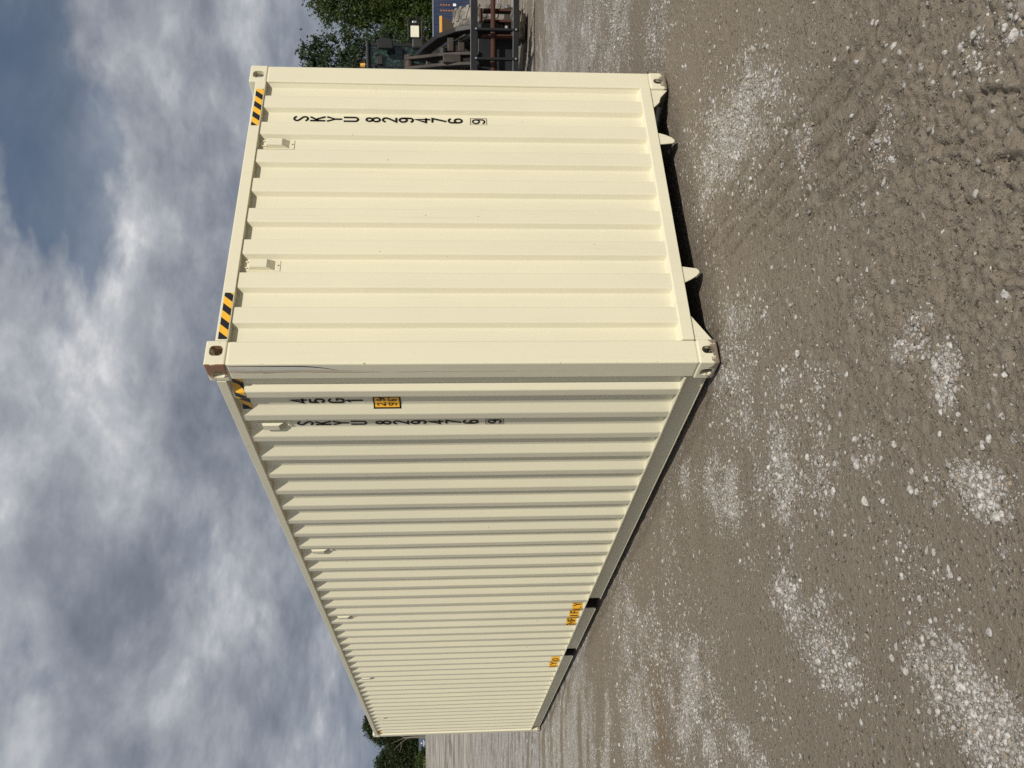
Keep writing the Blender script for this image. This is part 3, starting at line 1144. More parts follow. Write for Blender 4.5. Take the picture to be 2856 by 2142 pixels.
def conform_strip(name, mat, ya, yb, z0, z1, off, parent, n=60):
    """a sticker that follows the corrugation between two places along the side"""
    ys = set(np.linspace(ya, yb, n))
    for k in range(-1, 43):
        b = Y0S + k * PIT
        for q in (b, b + OUTW, b + OUTW + SLW, b + PIT - SLW, Y0S - 0.034):
            if ya < q < yb:
                ys.add(q)
    ys = sorted(ys)
    V = [(side_x(y) - off, y, z) for z in (z0, z1) for y in ys]
    k = len(ys)
    me = bpy.data.meshes.new(name)
    me.from_pydata(V, [], [(i, i + 1, k + i + 1, k + i) for i in range(k - 1)])
    return link(name, me, mat, parent)


# hazard tapes
for a, b in ((0.168, 0.490), (1.852, 2.199)):
    me = bpy.data.meshes.new('hazard_tape')
    me.from_pydata([(a, -0.0012, 2.785), (b, -0.0012, 2.785), (b, -0.0012, 2.835), (a, -0.0012, 2.835)], [], [(0, 1, 2, 3)])
    link('hazard_tape', me, 'tape_end', cont)['label'] = 'black and yellow striped tape on the end header'
conform_strip('hazard_tape', 'tape_side', 0.172, 0.548, 2.735, 2.790, 0.0030, cont)['label'] = 'black and yellow striped tape under the near top rail'
conform_strip('hazard_tape', 'tape_side', 11.66, 12.02, 2.735, 2.788, 0.0030, cont)['label'] = 'black and yellow striped tape under the far top rail'

# height sticker
st = conform_strip('height_sticker', 'letter', 0.400, 0.553, 1.842, 2.008, 0.0034, cont)
st['label'] = 'yellow height sticker with black rim'
conform_strip('sticker_face', 'yellow_vinyl', 0.411, 0.543, 1.851, 1.999, 0.0042, st)
m = MB()
pl = side_place(0.0050)
u = -0.533
for ch, w_ in (('2', .026), (',', .012), ('9', .026), ('m', .03)):
    glyph(m, ch, u, 1.936, w_, 0.050, 0.0065, pl)
    u += w_ + 0.006
u = -0.533
for ch, w_ in (('9', .026), ("'", .010), ('6', .026), ('"', .02)):
    glyph(m, ch, u, 1.866, w_, 0.052, 0.0065, pl)
    u += w_ + 0.006
me = bpy.data.meshes.new('sticker_text')
me.from_pydata(m.v, [], m.f)
link('sticker_text', me, 'letter', st)['label'] = '2,9m over 9 feet 6'

# lift warning stickers low on the side
for ya, yb, chars in ((4.712, 5.432, [(i, c_) for i, c_ in enumerate('EMPTY LIFT ONLY')]), (6.960, 7.400, [(0.85, 'T'), (1.80, 'Y'), (7.3, 'O')])):
    st = conform_strip('lift_sticker', 'yellow_vinyl', ya, yb, 0.186, 0.292, 0.0034, cont, 120)
    st['label'] = 'yellow EMPTY LIFT ONLY sticker by a fork pocket'
    pl = side_place(0.0044)
    for i, c_ in chars:
        if c_ == ' ':
            continue
        m = MB()
        glyph(m, c_, -yb + 0.022 + i * 0.0462, 0.197, 0.038, 0.082, 0.0115, pl)
        me = bpy.data.meshes.new('letter')
        me.from_pydata(m.v, [], m.f)
        link('letter', me, 'letter', st)

# black scrape mark curling down the near post
pts = [(0.022 + 0.002 * t, 2.77 - t * 0.36) for t in np.linspace(0, 1, 8)] + [(0.024 + 0.042 * t ** 2, 2.41 - 0.235 * t) for t in np.linspace(0.1, 1, 10)]
m = MB()
A, B = [], []
for i, (y_, z_) in enumerate(pts):
    wv = 0.0035 * math.sin(math.pi * (i + 0.7) / (len(pts) + 0.4)) + 0.0008
    A.append((0.0022, y_ - wv, z_))
    B.append((0.0022, y_ + wv, z_))
n = len(A)
m.add(A + B, [(i, i + 1, n + i + 1, n + i) for i in range(n - 1)])
me = bpy.data.meshes.new('scrape_mark')
me.from_pydata(m.v, [], m.f)
link('scrape_mark', me, 'letter', cont)['label'] = 'dark scrape curling down the near corner post'
# ------------------------------------------------------------------ loose gravel and stones
def stone_mat(name, lo, hi, warm):
    k = NM(name)
    rn = k.geo.outputs['Random Per Island']
    c = k.mix(rn, lo, hi)
    c = k.mix(k.step(k.math('FRACT', k.math('MULTIPLY', rn, 37.3)), 0.86, 0.9), c, warm)
    d = k.noise(k.pos, 90.0, 5, 0.65)
    c = k.mix(k.math('MULTIPLY', k.step(d, 0.40, 0.62), 0.65), c, (0.20, 0.168, 0.13))
    return k.set(c, 0.85, 0.0, k.bump(k.noise(k.pos, 220.0, 4, 0.7), 0.003, 0.8), 0.2)


MAT['gravel'] = stone_mat('pale_gravel', (0.25, 0.235, 0.212), (0.62, 0.60, 0.575), (0.36, 0.30, 0.235))
MAT['stone'] = stone_mat('pale_stone', (0.38, 0.36, 0.335), (0.58, 0.56, 0.53), (0.55, 0.50, 0.44))

ph = (1 + 5 ** 0.5) / 2
ICO_V = np.array([(-1, ph, 0), (1, ph, 0), (-1, -ph, 0), (1, -ph, 0), (0, -1, ph), (0, 1, ph), (0, -1, -ph), (0, 1, -ph), (ph, 0, -1), (ph, 0, 1), (-ph, 0, -1), (-ph, 0, 1)], float)
ICO_V /= np.linalg.norm(ICO_V[0])
ICO_F = np.array([(0, 11, 5), (0, 5, 1), (0, 1, 7), (0, 7, 10), (0, 10, 11), (1, 5, 9), (5, 11, 4), (11, 10, 2), (10, 7, 6), (7, 1, 8), (3, 9, 4), (3, 4, 2), (3, 2, 6), (3, 6, 8), (3, 8, 9), (4, 9, 5), (2, 4, 11), (6, 2, 10), (8, 6, 7), (9, 8, 1)])


def scatter(name, mat, x, y, rad, flat, sink, jag):
    n = len(x)
    V = np.repeat(ICO_V[None], n, 0) * (1 + jag * rng.normal(size=(n, 12, 1)))
    V = V * np.stack([rng.uniform(0.75, 1.35, n), rng.uniform(0.6, 1.0, n), rng.uniform(flat * 0.75, flat * 1.25, n)], -1)[:, None, :]
    a, b = rng.uniform(0, 2 * np.pi, n), rng.normal(0, 0.3, n)
    ca, sa, cb, sb = np.cos(a), np.sin(a), np.cos(b), np.sin(b)
    X, Y, Z = V[..., 0], V[..., 1], V[..., 2]
    Y, Z = Y * cb[:, None] - Z * sb[:, None], Y * sb[:, None] + Z * cb[:, None]
    X, Y = X * ca[:, None] - Y * sa[:, None], X * sa[:, None] + Y * ca[:, None]
    V = np.stack([X, Y, Z], -1) * rad[:, None, None]
    z = ground_z(x, y, np.full(n, 0.012))
    V += np.stack([x, y, z + rad * flat * (1 - 2 * sink)], -1)[:, None, :]
    F = (ICO_F[None] + (np.arange(n) * 12)[:, None, None]).reshape(-1, 3)
    me = np_mesh(name, V.reshape(-1, 3), F)
    return link(name, me, mat)


def sample_ground(n, dmin, dmax, dens):
    """random places on the dirt in and a little outside the view, thinned by a density"""
    out_x, out_y = [], []
    tot = 0
    while tot < n:
        k = 60000
        d = np.exp(rng.uniform(np.log(dmin), np.log(dmax), k))
        s = d * rng.uniform(-0.60, 0.60, k)
        x, y = from_sd(s, d)
        p = dens(x, y) > rng.uniform(0, 1, k)
        p &= ~((x > 0.0) & (x < W) & (y > 0.02) & (y < L))
        out_x.append(x[p])
        out_y.append(y[p])
        tot += p.sum()
    return np.concatenate(out_x)[:n], np.concatenate(out_y)[:n]


gx_, gy_ = sample_ground(34000, 1.9, 9.5, lambda x, y: 0.006 + 0.035 * sstep(0.15, 0.55, fbm(x, y, 1.9, 3, 141)) + np.clip(gravel(x, y) - 0.05, 0, 1) ** 1.5)
gs_, gd_ = to_sd(gx_, gy_)
grad = 0.0028 * (rng.pareto(2.1, len(gx_)) + 1.0)
grad = np.clip(grad, 0.002, 0.016) * np.clip(0.70 + gd_ / 16.0, 0.8, 1.25)
tag(scatter('gravel', 'gravel', gx_, gy_, grad, 0.55, 0.45, 0.20), 'pale crushed gravel strewn in patches over the grey dirt', 'gravel', kind='stuff')
cx_, cy_ = sample_ground(26000, 1.9, 7.0, lambda x, y: np.clip(0.12 + 0.75 * sstep(0.0, 0.5, fbm(x, y, 1.7, 3, 101)) * sstep(-0.7, 0.4, to_sd(x, y)[0]), 0, 1))
crad = np.clip(0.0018 * (rng.pareto(2.5, len(cx_)) + 1.0), 0.0015, 0.007)
MAT['crumb'] = plain('dirt_crumb', (0.215, 0.183, 0.144), 0.95, var=0.25, sc=60.0, bump=0.003, spec=0.12)
tag(scatter('dirt_crumbs', 'crumb', cx_, cy_, crad, 0.6, 0.42, 0.24), 'small crumbled clods of grey dirt', 'dirt', kind='stuff')

STONES = [(-0.639, -2.685, 0.041), (-0.490, -2.578, 0.028), (-0.398, -2.438, 0.026), (0.099, -2.175, 0.021), (0.062, -2.200, 0.021), (-0.590, -2.678, 0.029), (-0.059, -0.943, 0.025), (-0.097, -0.739, 0.026), (-0.351, -1.044, 0.024), (-0.430, -1.058, 0.027), (-0.574, -0.988, 0.037), (-0.836, -1.846, 0.027), (-1.053, -1.955, 0.023), (-1.410, -2.176, 0.021), (-1.276, -1.925, 0.030), (-1.335, -1.916, 0.025), (-1.394, -1.920, 0.024), (-1.527, -2.019, 0.028), (-1.529, -1.974, 0.026), (-1.519, -1.975, 0.017), (-1.594, -1.915, 0.031), (-1.646, -1.889, 0.036), (-1.682, -1.921, 0.028), (-1.730, -1.931, 0.035), (-1.231, -1.237, 0.044), (-1.149, -1.277, 0.029), (-1.021, -0.857, 0.033), (-0.900, -0.632, 0.038), (-0.966, -0.540, 0.042), (-1.307, -1.544, 0.027), (-1.400, -1.803, 0.020), (-1.475, -1.543, 0.035), (-1.498, -1.574, 0.024), (-1.379, -1.214, 0.041), (-1.430, -1.342, 0.025), (-1.239, -0.995, 0.034), (-1.062, -0.182, 0.026), (-1.246, -0.788, 0.029), (-1.399, -0.221, 0.043), (-1.452, -0.413, 0.038), (-2.105, -1.498, 0.043), (-1.927, -1.112, 0.026), (-1.987, -1.189, 0.031), (-2.107, -1.347, 0.037), (-2.144, -1.315, 0.024), (-2.230, -1.654, 0.029), (-2.187, -1.522, 0.038), (-2.234, -1.535, 0.030), (-1.995, -0.650, 0.022), (-1.953, -0.741, 0.025), (1.997, -0.245, 0.020), (1.575, -0.904, 0.027), (0.167, -2.008, 0.025), (1.422, -1.252, 0.017)]
STONE_LABEL = {0: 'largest white stone, at the right edge of the photo near its top corner',
               1: 'oval pale stone beside the largest white stone at the right edge',
               4: 'pale pebble, lower of a touching pair in the upper right dirt',
               3: 'pale pebble, upper of a touching pair in the upper right dirt',
               6: 'single pale stone in front of the near tunnel lip of the cream container',
               10: 'pale blue-grey stone in the dirt straight out from the near corner casting',
               24: 'long pale stone, biggest one lying midway between container and photo edge',
               40: 'broad white stone among the thick gravel in the lower right corner'}


def stone_mesh(size):
    bm = bmesh.new()
    bmesh.ops.create_icosphere(bm, subdivisions=2, radius=0.5)
    off = Vector((random.uniform(-9, 9), random.uniform(-9, 9), random.uniform(-9, 9)))
    cuts = [Vector((random.gauss(0, 1), random.gauss(0, 1), random.gauss(0, 0.6))).normalized() for _ in range(6)]
    for v in bm.verts:
        for c_ in cuts:
            h_ = v.co.dot(c_)
            if h_ > 0.34:
                v.co -= c_ * (h_ - 0.34) * 0.9
        v.co *= 1 + 0.10 * math.sin(v.co.x * 9 + off.x) * math.cos(v.co.y * 8 + off.y)
        v.co = Vector((v.co.x * size * 1.15, v.co.y * size * 0.85, v.co.z * size * 0.62))
    me = bpy.data.meshes.new('stone')
    bm.to_mesh(me)
    bm.free()
    return me


def stone_cell(x_, y_):
    s_, d_ = to_sd(x_, y_)
    row = 'right edge of the photo' if d_ < 2.55 else 'right quarter of the photo' if d_ < 3.1 else 'open dirt' if d_ < 4.1 else 'strip beside the container'
    col = 'upper' if s_ > 0.45 else 'central' if s_ > -0.35 else 'lower' if s_ > -0.85 else 'lowest'
    return '%s part of the %s' % (col, row)


ORD = ['largest', 'second largest', 'third largest', 'fourth largest', 'fifth largest', 'sixth largest', 'seventh largest', 'eighth largest', 'ninth largest']
_cells = {}
for i, (x_, y_, w_) in enumerate(STONES):
    if i not in STONE_LABEL:
        _cells.setdefault(stone_cell(x_, y_), []).append((-w_, i))
for c_, lst in _cells.items():
    for n_, (_, i) in enumerate(sorted(lst)):
        STONE_LABEL[i] = '%s loose pale stone in the %s' % (ORD[n_], c_)


for i, (x_, y_, w_) in enumerate(STONES):
    o = link('stone', stone_mesh(w_), 'stone')
    o.location = (x_, y_, zat(x_, y_) + w_ * 0.14)
    o.rotation_euler = (random.uniform(-.2, .2), random.uniform(-.2, .2), random.uniform(0, 6.28))
    tag(o, STONE_LABEL[i], 'stone', 'larger pale stones lying on the dirt')

# ------------------------------------------------------------------ wheel loader behind the container
MAT['black'] = plain('black_steel', (0.007, 0.0085, 0.011), 0.48, var=0.2, sc=6, dust=0.02, spec=0.3)
MAT['darksteel'] = plain('dark_greasy_steel', (0.012, 0.012, 0.012), 0.5, var=0.3, sc=9, dust=0.25, dustcol=(0.05, 0.041, 0.032))
MAT['brownsteel'] = plain('dusty_brown_steel', (0.030, 0.022, 0.017), 0.6, var=0.3, sc=10, dust=0.55, dustcol=(0.062, 0.05, 0.04))
MAT['rust'] = plain('rust_brown_steel', (0.060, 0.022, 0.012), 0.75, var=0.35, sc=14, bump=0.004)
MAT['chrome'] = plain('bright_rod', (0.6, 0.6, 0.6), 0.25, 0.9, var=0.05)
MAT['tyre'] = plain('dusty_tyre', (0.10, 0.092, 0.082), 0.95, var=0.3, sc=6, dust=0.85, dustcol=(0.34, 0.31, 0.27), bump=0.02, spec=0.1)
MAT['loader_yellow'] = plain('loader_yellow', (0.72, 0.36, 0.035), 0.45, var=0.08, dust=0.2)
MAT['loader_brown'] = plain('dull_brown_plate', (0.05, 0.034, 0.02), 0.7)


def glass(name, col, rough=0.03):
    k = NM(name)
    k.set(k.mix(k.step(k.noise(k.pos, 16.0, 6, 0.75), 0.46, 0.62), tuple(a * 0.22 for a in col), col), rough, 0.0, None, 0.6)  # noise paints mirrored foliage into the glass colour
    return k.m


MAT['cab_glass'] = glass('cab_glass', (0.05, 0.085, 0.072))
MAT['lens'] = plain('lamp_lens', (0.80, 0.78, 0.62), 0.2, var=0.12, sc=9)

ldr = empty('wheel_loader', (9.979, 6.006, 0.0), R(-41))
tag(ldr, 'black and yellow wheel loader with a fork carriage, half hidden behind the cream container', 'loader')
LX = 0.06


def lp(m, name, mat, bevel=0.0, parent=None, seg=2):
    return m.obj(name, mat, parent or ldr, bevel, seg)


lp(MB().box(-1.05, 1.25, -0.03, 0.05, 1.02, 1.14), 'carriage_bar', 'black', 0.008)
lp(MB().box(-1.05, 1.25, -0.03, 0.05, 0.31, 0.41), 'carriage_bar', 'black', 0.008)
for x_ in (-0.99, -0.48, 0.0, 0.48, 1.16):
    lp(MB().box(x_ - 0.02, x_ + 0.02, -0.05, 0.075, 0.33, 1.08), 'carriage_upright', 'black', 0.005)
    for z_ in (0.36, 1.05):
        lp(MB().tube((x_, -0.05, z_), (x_, -0.065, z_), 0.018, n=8), 'bolt', 'chrome')
for z_ in (1.1412, 0.4112):  # bright strips added as the sun's glint along the top edges
    lp(MB().box(-1.04, 1.24, -0.031, -0.016, z_ - 0.004, z_ + 0.003), 'edge_highlight', 'chrome')
lp(MB().tube((-1.0, 0.2, 0.745), (1.2, 0.2, 0.745), 0.043, n=14), 'fork_shaft', 'rust')
for x_ in (-0.72, 0.78):
    lp(MB().box(x_ - 0.11, x_ + 0.11, 0.28, 0.34, 0.92, 0.98), 'coupler_plate', 'rust', 0.006)
    lp(MB().box(x_ - 0.11, x_ - 0.07, 0.28, 0.52, 0.42, 0.91), 'coupler_plate', 'rust', 0.006)
    lp(MB().box(x_ + 0.07, x_ + 0.11, 0.28, 0.52, 0.42, 0.91), 'coupler_plate', 'rust', 0.006)
    lp(MB().box(x_ - 0.15, x_ + 0.15, 0.36, 0.44, 0.44, 0.54), 'coupler_plate', 'brownsteel', 0.006)
    lp(MB().tube((x_ - 0.2, 0.40, 0.50), (x_ + 0.2, 0.40, 0.50), 0.035, n=10), 'coupler_pin', 'chrome')
for x_ in (-0.28, 0.42):
    lp(MB().box(x_ - 0.03, x_ + 0.03, 0.22, 0.34, 0.34, 0.93), 'coupler_post', 'rust', 0.005)
lp(MB().box(-0.30, 0.46, 0.42, 0.62, 0.36, 0.72), 'coupler_body', 'black', 0.02)  # both bodies are coloured black for the shadow inside the coupler
lp(MB().box(-0.62, 0.74, 0.56, 0.66, 0.40, 1.0), 'coupler_body', 'black', 0.02)


def plate_path(pts, half_w, x0, x1):
    """side plate cut along a centre line in the y,z plane, x0..x1 thick"""
    A, B = [], []
    n_ = len(pts)
    for i, (y_, z_) in enumerate(pts):
        a = np.array(pts[max(i - 1, 0)])
        b = np.array(pts[min(i + 1, n_ - 1)])
        d = (b - a) / np.linalg.norm(b - a)
        nn = np.array([-d[1], d[0]])
        hw = half_w[i] if isinstance(half_w, (list, tuple)) else half_w
        A.append((y_ + nn[0] * hw, z_ + nn[1] * hw))
        B.append((y_ - nn[0] * hw, z_ - nn[1] * hw))
    m = MB()
    m.prism(A + B[::-1], 0, x0, x1)
    return m


# bell crank and its pins
for x_ in (0.135, -0.035):
    lp(plate_path([(0.32, 0.95), (0.42, 1.25), (0.62, 1.62), (0.82, 1.98), (0.95, 2.28)], [0.11, 0.15, 0.19, 0.14, 0.10], x_ - 0.028, x_ + 0.028), 'bell_crank', 'brownsteel', 0.01)
lp(MB().tube((-0.09, 0.92, 2.24), (0.20, 0.92, 2.24), 0.085, n=16), 'crank_pin', 'brownsteel')
lp(MB().tube((-0.16, 0.66, 1.62), (0.28, 0.66, 1.62), 0.085, n=16), 'crank_pin', 'darksteel')
lp(MB().tube((0.05, 0.92, 2.24), (0.05, 2.2, 1.62), 0.05, n=12), 'tilt_cylinder_rod', 'chrome')
lp(MB().tube((0.05, 1.5, 1.96), (0.05, 2.6, 1.43), 0.09, n=14), 'tilt_cylinder', 'darksteel')
lp(MB().box(-0.02, 0.12, 0.30, 0.62, 1.30, 1.62), 'crank_spacer', 'brownsteel', 0.02)
# boom arms, arching from the coupler up to the tower
for sg in (-1, 1):
    cx0 = LX + sg * 0.44
    pts = [(0.30, 0.62, 0.10), (0.36, 0.95, 0.10), (0.50, 1.30, 0.06), (0.80, 1.62, 0.00), (1.20, 1.92, -0.14), (1.75, 2.05, -0.16), (2.25, 2.02, -0.16)]
    m = MB()
    hw = [0.10, 0.13, 0.16, 0.17, 0.16, 0.14, 0.11]
    vs_ = []
    for (y_, z_, dx), h_ in zip(pts, hw):
        xx = cx0 + sg * dx
        vs_ += [(xx - 0.045, y_ - h_ * .5, z_ + h_ * .6), (xx + 0.045, y_ - h_ * .5, z_ + h_ * .6), (xx + 0.045, y_ + h_ * .5, z_ - h_ * .6), (xx - 0.045, y_ + h_ * .5, z_ - h_ * .6)]
    fs_ = [(0, 1, 2, 3), (24, 27, 26, 25)]
    for i in range(6):
        for j in range(4):
            fs_.append((i * 4 + j, i * 4 + (j + 1) % 4, (i + 1) * 4 + (j + 1) % 4, (i + 1) * 4 + j))
    m.add(vs_, fs_)
    lp(m, 'boom_arm', 'darksteel', 0.012)
    lp(MB().tube((cx0 + sg * 0.02, 0.44, 1.1), (LX + sg * 0.24, 0.80, 1.70), 0.018, n=8), 'hydraulic_hose', 'darksteel')
    lp(MB().tube((cx0 - sg * 0.03, 0.46, 1.1), (LX + sg * 0.20, 0.84, 1.68), 0.014, n=8), 'hydraulic_hose', 'black')
    lp(MB().tube((cx0, 0.75, 1.45), (LX + sg * 0.40, 1.9, 0.95), 0.07, n=12), 'lift_cylinder', 'darksteel')
lp(MB().tube((LX - 0.42, 0.80, 1.40), (LX + 0.42, 0.80, 1.40), 0.15, n=16), 'boom_cross_tube', 'brownsteel')
for z_ in (1.30, 1.49):
    lp(MB().box(LX + 0.16, LX + 0.40, 0.60, 0.72, z_ - 0.07, z_ + 0.05), 'boom_lug', 'brownsteel', 0.02)
lp(MB().box(LX - 0.42, LX + 0.42, 1.6, 2.7, 0.55, 1.95), 'front_frame', 'darksteel', 0.03)
lp(MB().tube((-0.9, 1.95, 0.74), (1.0, 1.95, 0.74), 0.16, n=14), 'front_axle', 'darksteel')


def wheel(cx, cy, r, w):
    n = 40
    prof = [(-w / 2 + 0.02, r * 0.55), (-w / 2, r * 0.72), (-w / 2 + 0.015, r * 0.86), (-w / 2 + 0.06, r * 0.945), (-w / 6, r * 0.965), (w / 6, r * 0.965), (w / 2 - 0.06, r * 0.945), (w / 2 - 0.015, r * 0.86), (w / 2, r * 0.72), (w / 2 - 0.02, r * 0.55)]
    m = MB()
    k = len(prof)
    vs_ = []
    for i in range(n):
        t = 2 * math.pi * i / n
        for a, b in prof:
            vs_.append((cx + a, cy + b * math.cos(t), r + b * math.sin(t)))
    fs_ = [(i * k + j, i * k + j + 1, ((i + 1) % n) * k + j + 1, ((i + 1) % n) * k + j) for i in range(n) for j in range(k - 1)]
    m.add(vs_, fs_)
    ty = lp(m, 'wheel', 'tyre')
    # chevron lugs
    nl = 22
    for i in range(nl):
        for sg in (-1, 1):
            t0 = 2 * math.pi * (i + (0.25 if sg > 0 else -0.25)) / nl
            dt = 0.085
            q = []
            for rr in (r * 0.93, r * 1.0):
                for (aa, tt) in ((0.012, t0 - dt * 0.4), (w / 2 - 0.01, t0 + dt * 1.0), (w / 2 - 0.01, t0 + dt * 2.3), (0.012, t0 + dt * 1.0)):
                    rad = rr if aa < w * 0.3 else rr * 0.965
                    q.append((cx + sg * aa, cy + rad * math.cos(tt), r + rad * math.sin(tt)))
            mm = MB()
            mm.add(q, [(3, 2, 1, 0), (4, 5, 6, 7), (0, 1, 5, 4), (1, 2, 6, 5), (2, 3, 7, 6), (3, 0, 4, 7)])
            lp(mm, 'tread_lug', 'tyre', 0.006, ty, 1)
    for sg in (-1, 1):
        rm = MB().tube((cx + sg * (w / 2 - 0.10), cy, r), (cx + sg * (w / 2 - 0.03), cy, r), r * 0.56, r * 0.50, n=24)
        lp(rm, 'rim', 'loader_yellow', 0, ty)
    return ty


for cx, cy in ((-0.83, 1.95), (0.93, 1.95), (-0.83, 4.85), (0.93, 4.85)):
    wheel(cx, cy, 0.73, 0.56)
for sg in (-1, 1):
    x0, x1 = sorted((LX + sg * 0.60, LX + sg * 1.02))
    lp(MB().box(x0, x1, 1.78, 2.45, 1.63, 1.685), 'fender', 'loader_yellow', 0.01)
    xb = LX + sg * 0.60
    lp(MB().prism([(xb, 1.30), (xb, 1.625), (xb + sg * 0.40, 1.625), (xb + sg * 0.36, 1.50), (xb + sg * 0.22, 1.36)], 1, 1.80, 1.84), 'fender_bracket', 'loader_brown')
    # work lamp in its guard
    hx, hz, hy = LX + sg * 0.80, 2.155, 2.0
    lamp = lp(MB().box(hx - 0.17, hx + 0.17, hy, hy + 0.16, hz - 0.105, hz + 0.105), 'work_lamp', 'black', 0.02)
    lp(MB().box(hx - 0.135, hx + 0.075, hy - 0.012, hy - 0.002, hz - 0.075, hz + 0.085), 'lens', 'lens', 0.008, lamp)
    ring = [(hx - 0.225, hz - 0.09), (hx - 0.19, hz - 0.13), (hx + 0.17, hz - 0.13), (hx + 0.21, hz - 0.09), (hx + 0.21, hz + 0.09), (hx + 0.17, hz + 0.13), (hx - 0.19, hz + 0.13), (hx - 0.225, hz + 0.09), (hx - 0.225, hz - 0.09)]
    lp(MB().path([(a, hy - 0.04, b) for a, b in ring], 0.012), 'lamp_guard', 'black', 0, lamp)
    lp(MB().path([(hx + 0.10, hy - 0.04, hz - 0.13), (hx + 0.10, hy - 0.04, hz + 0.13)], 0.008), 'guard_bar', 'black', 0, lamp)
    lp(MB().box(hx + 0.12, hx + 0.165, hy - 0.02, hy - 0.002, hz - 0.03, hz + 0.05), 'indicator', 'chrome', 0.006, lamp)
    lp(MB().tube((hx - sg * 0.05, hy + 0.1, hz - 0.10), (LX + sg * 0.42, 1.9, 1.72), 0.025, n=8), 'lamp_bracket', 'darksteel', 0, lamp)
# cab
cab = lp(MB().box(LX - 0.74, LX + 0.76, 3.15, 4.55, 1.35, 2.0), 'cab_base', 'darksteel', 0.03)
lp(MB().box(LX - 0.78, LX + 0.80, 3.10, 4.65, 3.12, 3.20), 'cab_roof', 'black', 0.03)
for x_, y_ in ((-0.72, 3.18), (0.74, 3.18), (-0.72, 4.52), (0.74, 4.52)):
    lp(MB().box(LX + x_ - 0.035, LX + x_ + 0.035, y_ - 0.035, y_ + 0.035, 2.0, 3.12), 'cab_pillar', 'black', 0.008)
lp(MB().box(LX - 0.685, LX + 0.705, 3.17, 3.185, 2.002, 3.118), 'windscreen', 'cab_glass')
for x_ in (-0.735, 0.745):
    lp(MB().box(LX + x_ - 0.006, LX + x_ + 0.006, 3.22, 4.48, 2.002, 3.118), 'side_window', 'cab_glass')
lp(MB().box(LX - 0.685, LX + 0.705, 4.52, 4.535, 2.002, 3.118), 'rear_window', 'cab_glass')
lp(MB().box(LX + 0.30, LX + 0.33, 3.15, 3.166, 2.05, 3.05), 'wiper', 'black')
lp(MB().box(LX - 0.685, LX + 0.705, 3.150, 3.166, 2.42, 2.455), 'cab_rail', 'black')
lp(MB().box(LX + 0.34, LX + 0.52, 3.08, 3.12, 2.86, 2.98), 'rear_view_mirror', 'darksteel', 0.01)
for sg in (-1, 1):
    mir = lp(MB().prism([(LX + sg * 0.60, 2.62), (LX + sg * 0.78, 2.64), (LX + sg * 0.81, 2.70), (LX + sg * 0.81, 2.86), (LX + sg * 0.75, 2.97), (LX + sg * 0.60, 2.93)], 1, 2.82, 2.95), 'mirror', 'black', 0.02)
    lp(MB().path([(LX + sg * 0.6, 2.95, 2.93), (LX + sg * 0.56, 2.98, 3.06), (LX + sg * 0.2, 3.1, 3.10)], 0.014), 'mirror_arm', 'black', 0, mir)
    lp(MB().box(LX + sg * 0.45 - 0.09, LX + sg * 0.45 + 0.09, 1.45, 1.65, 1.98, 2.20), 'bracket_block', 'darksteel', 0.03)
lp(MB().tube((LX + 0.40, 3.6, 3.26), (LX + 0.40, 3.6, 3.36), 0.05, 0.04, n=14), 'beacon', 'loader_yellow', 0.006)
lp(MB().box(LX - 0.62, LX + 0.64, 4.66, 6.6, 1.0, 2.15), 'engine_hood', 'loader_yellow', 0.06)
lp(MB().box(LX - 0.95, LX + 0.97, 6.2, 6.75, 0.55, 1.25), 'counterweight', 'darksteel', 0.06)
lp(MB().box(LX - 0.36, LX + 0.38, 2.7, 6.3, 0.6, 1.3), 'rear_frame', 'darksteel', 0.03)
lp(MB().tube((-0.9, 4.85, 0.74), (1.0, 4.85, 0.74), 0.16, n=14), 'rear_axle', 'darksteel')

# ------------------------------------------------------------------ containers in the distance
MAT['navy'] = plain('navy_container_paint', (0.013, 0.026, 0.066), 0.5, var=0.2, sc=1.5, dust=0.05)
MAT['navy_rail'] = plain('pale_blue_rail', (0.16, 0.18, 0.21), 0.55, var=0.1, sc=2)
MAT['slate'] = plain('slate_blue_paint', (0.075, 0.105, 0.165), 0.55, var=0.12, sc=1.0)
MAT['slate_dark'] = plain('dark_slate_paint', (0.035, 0.05, 0.085), 0.6, var=0.12, sc=1.0)
MAT['grey_white'] = plain('grey_white_paint', (0.36, 0.38, 0.42), 0.55, var=0.12, sc=1.0)
MAT['orange_text'] = plain('orange_lettering', (0.30, 0.125, 0.04), 0.6)
MAT['white_text'] = plain('white_lettering', (0.75, 0.75, 0.75), 0.5)


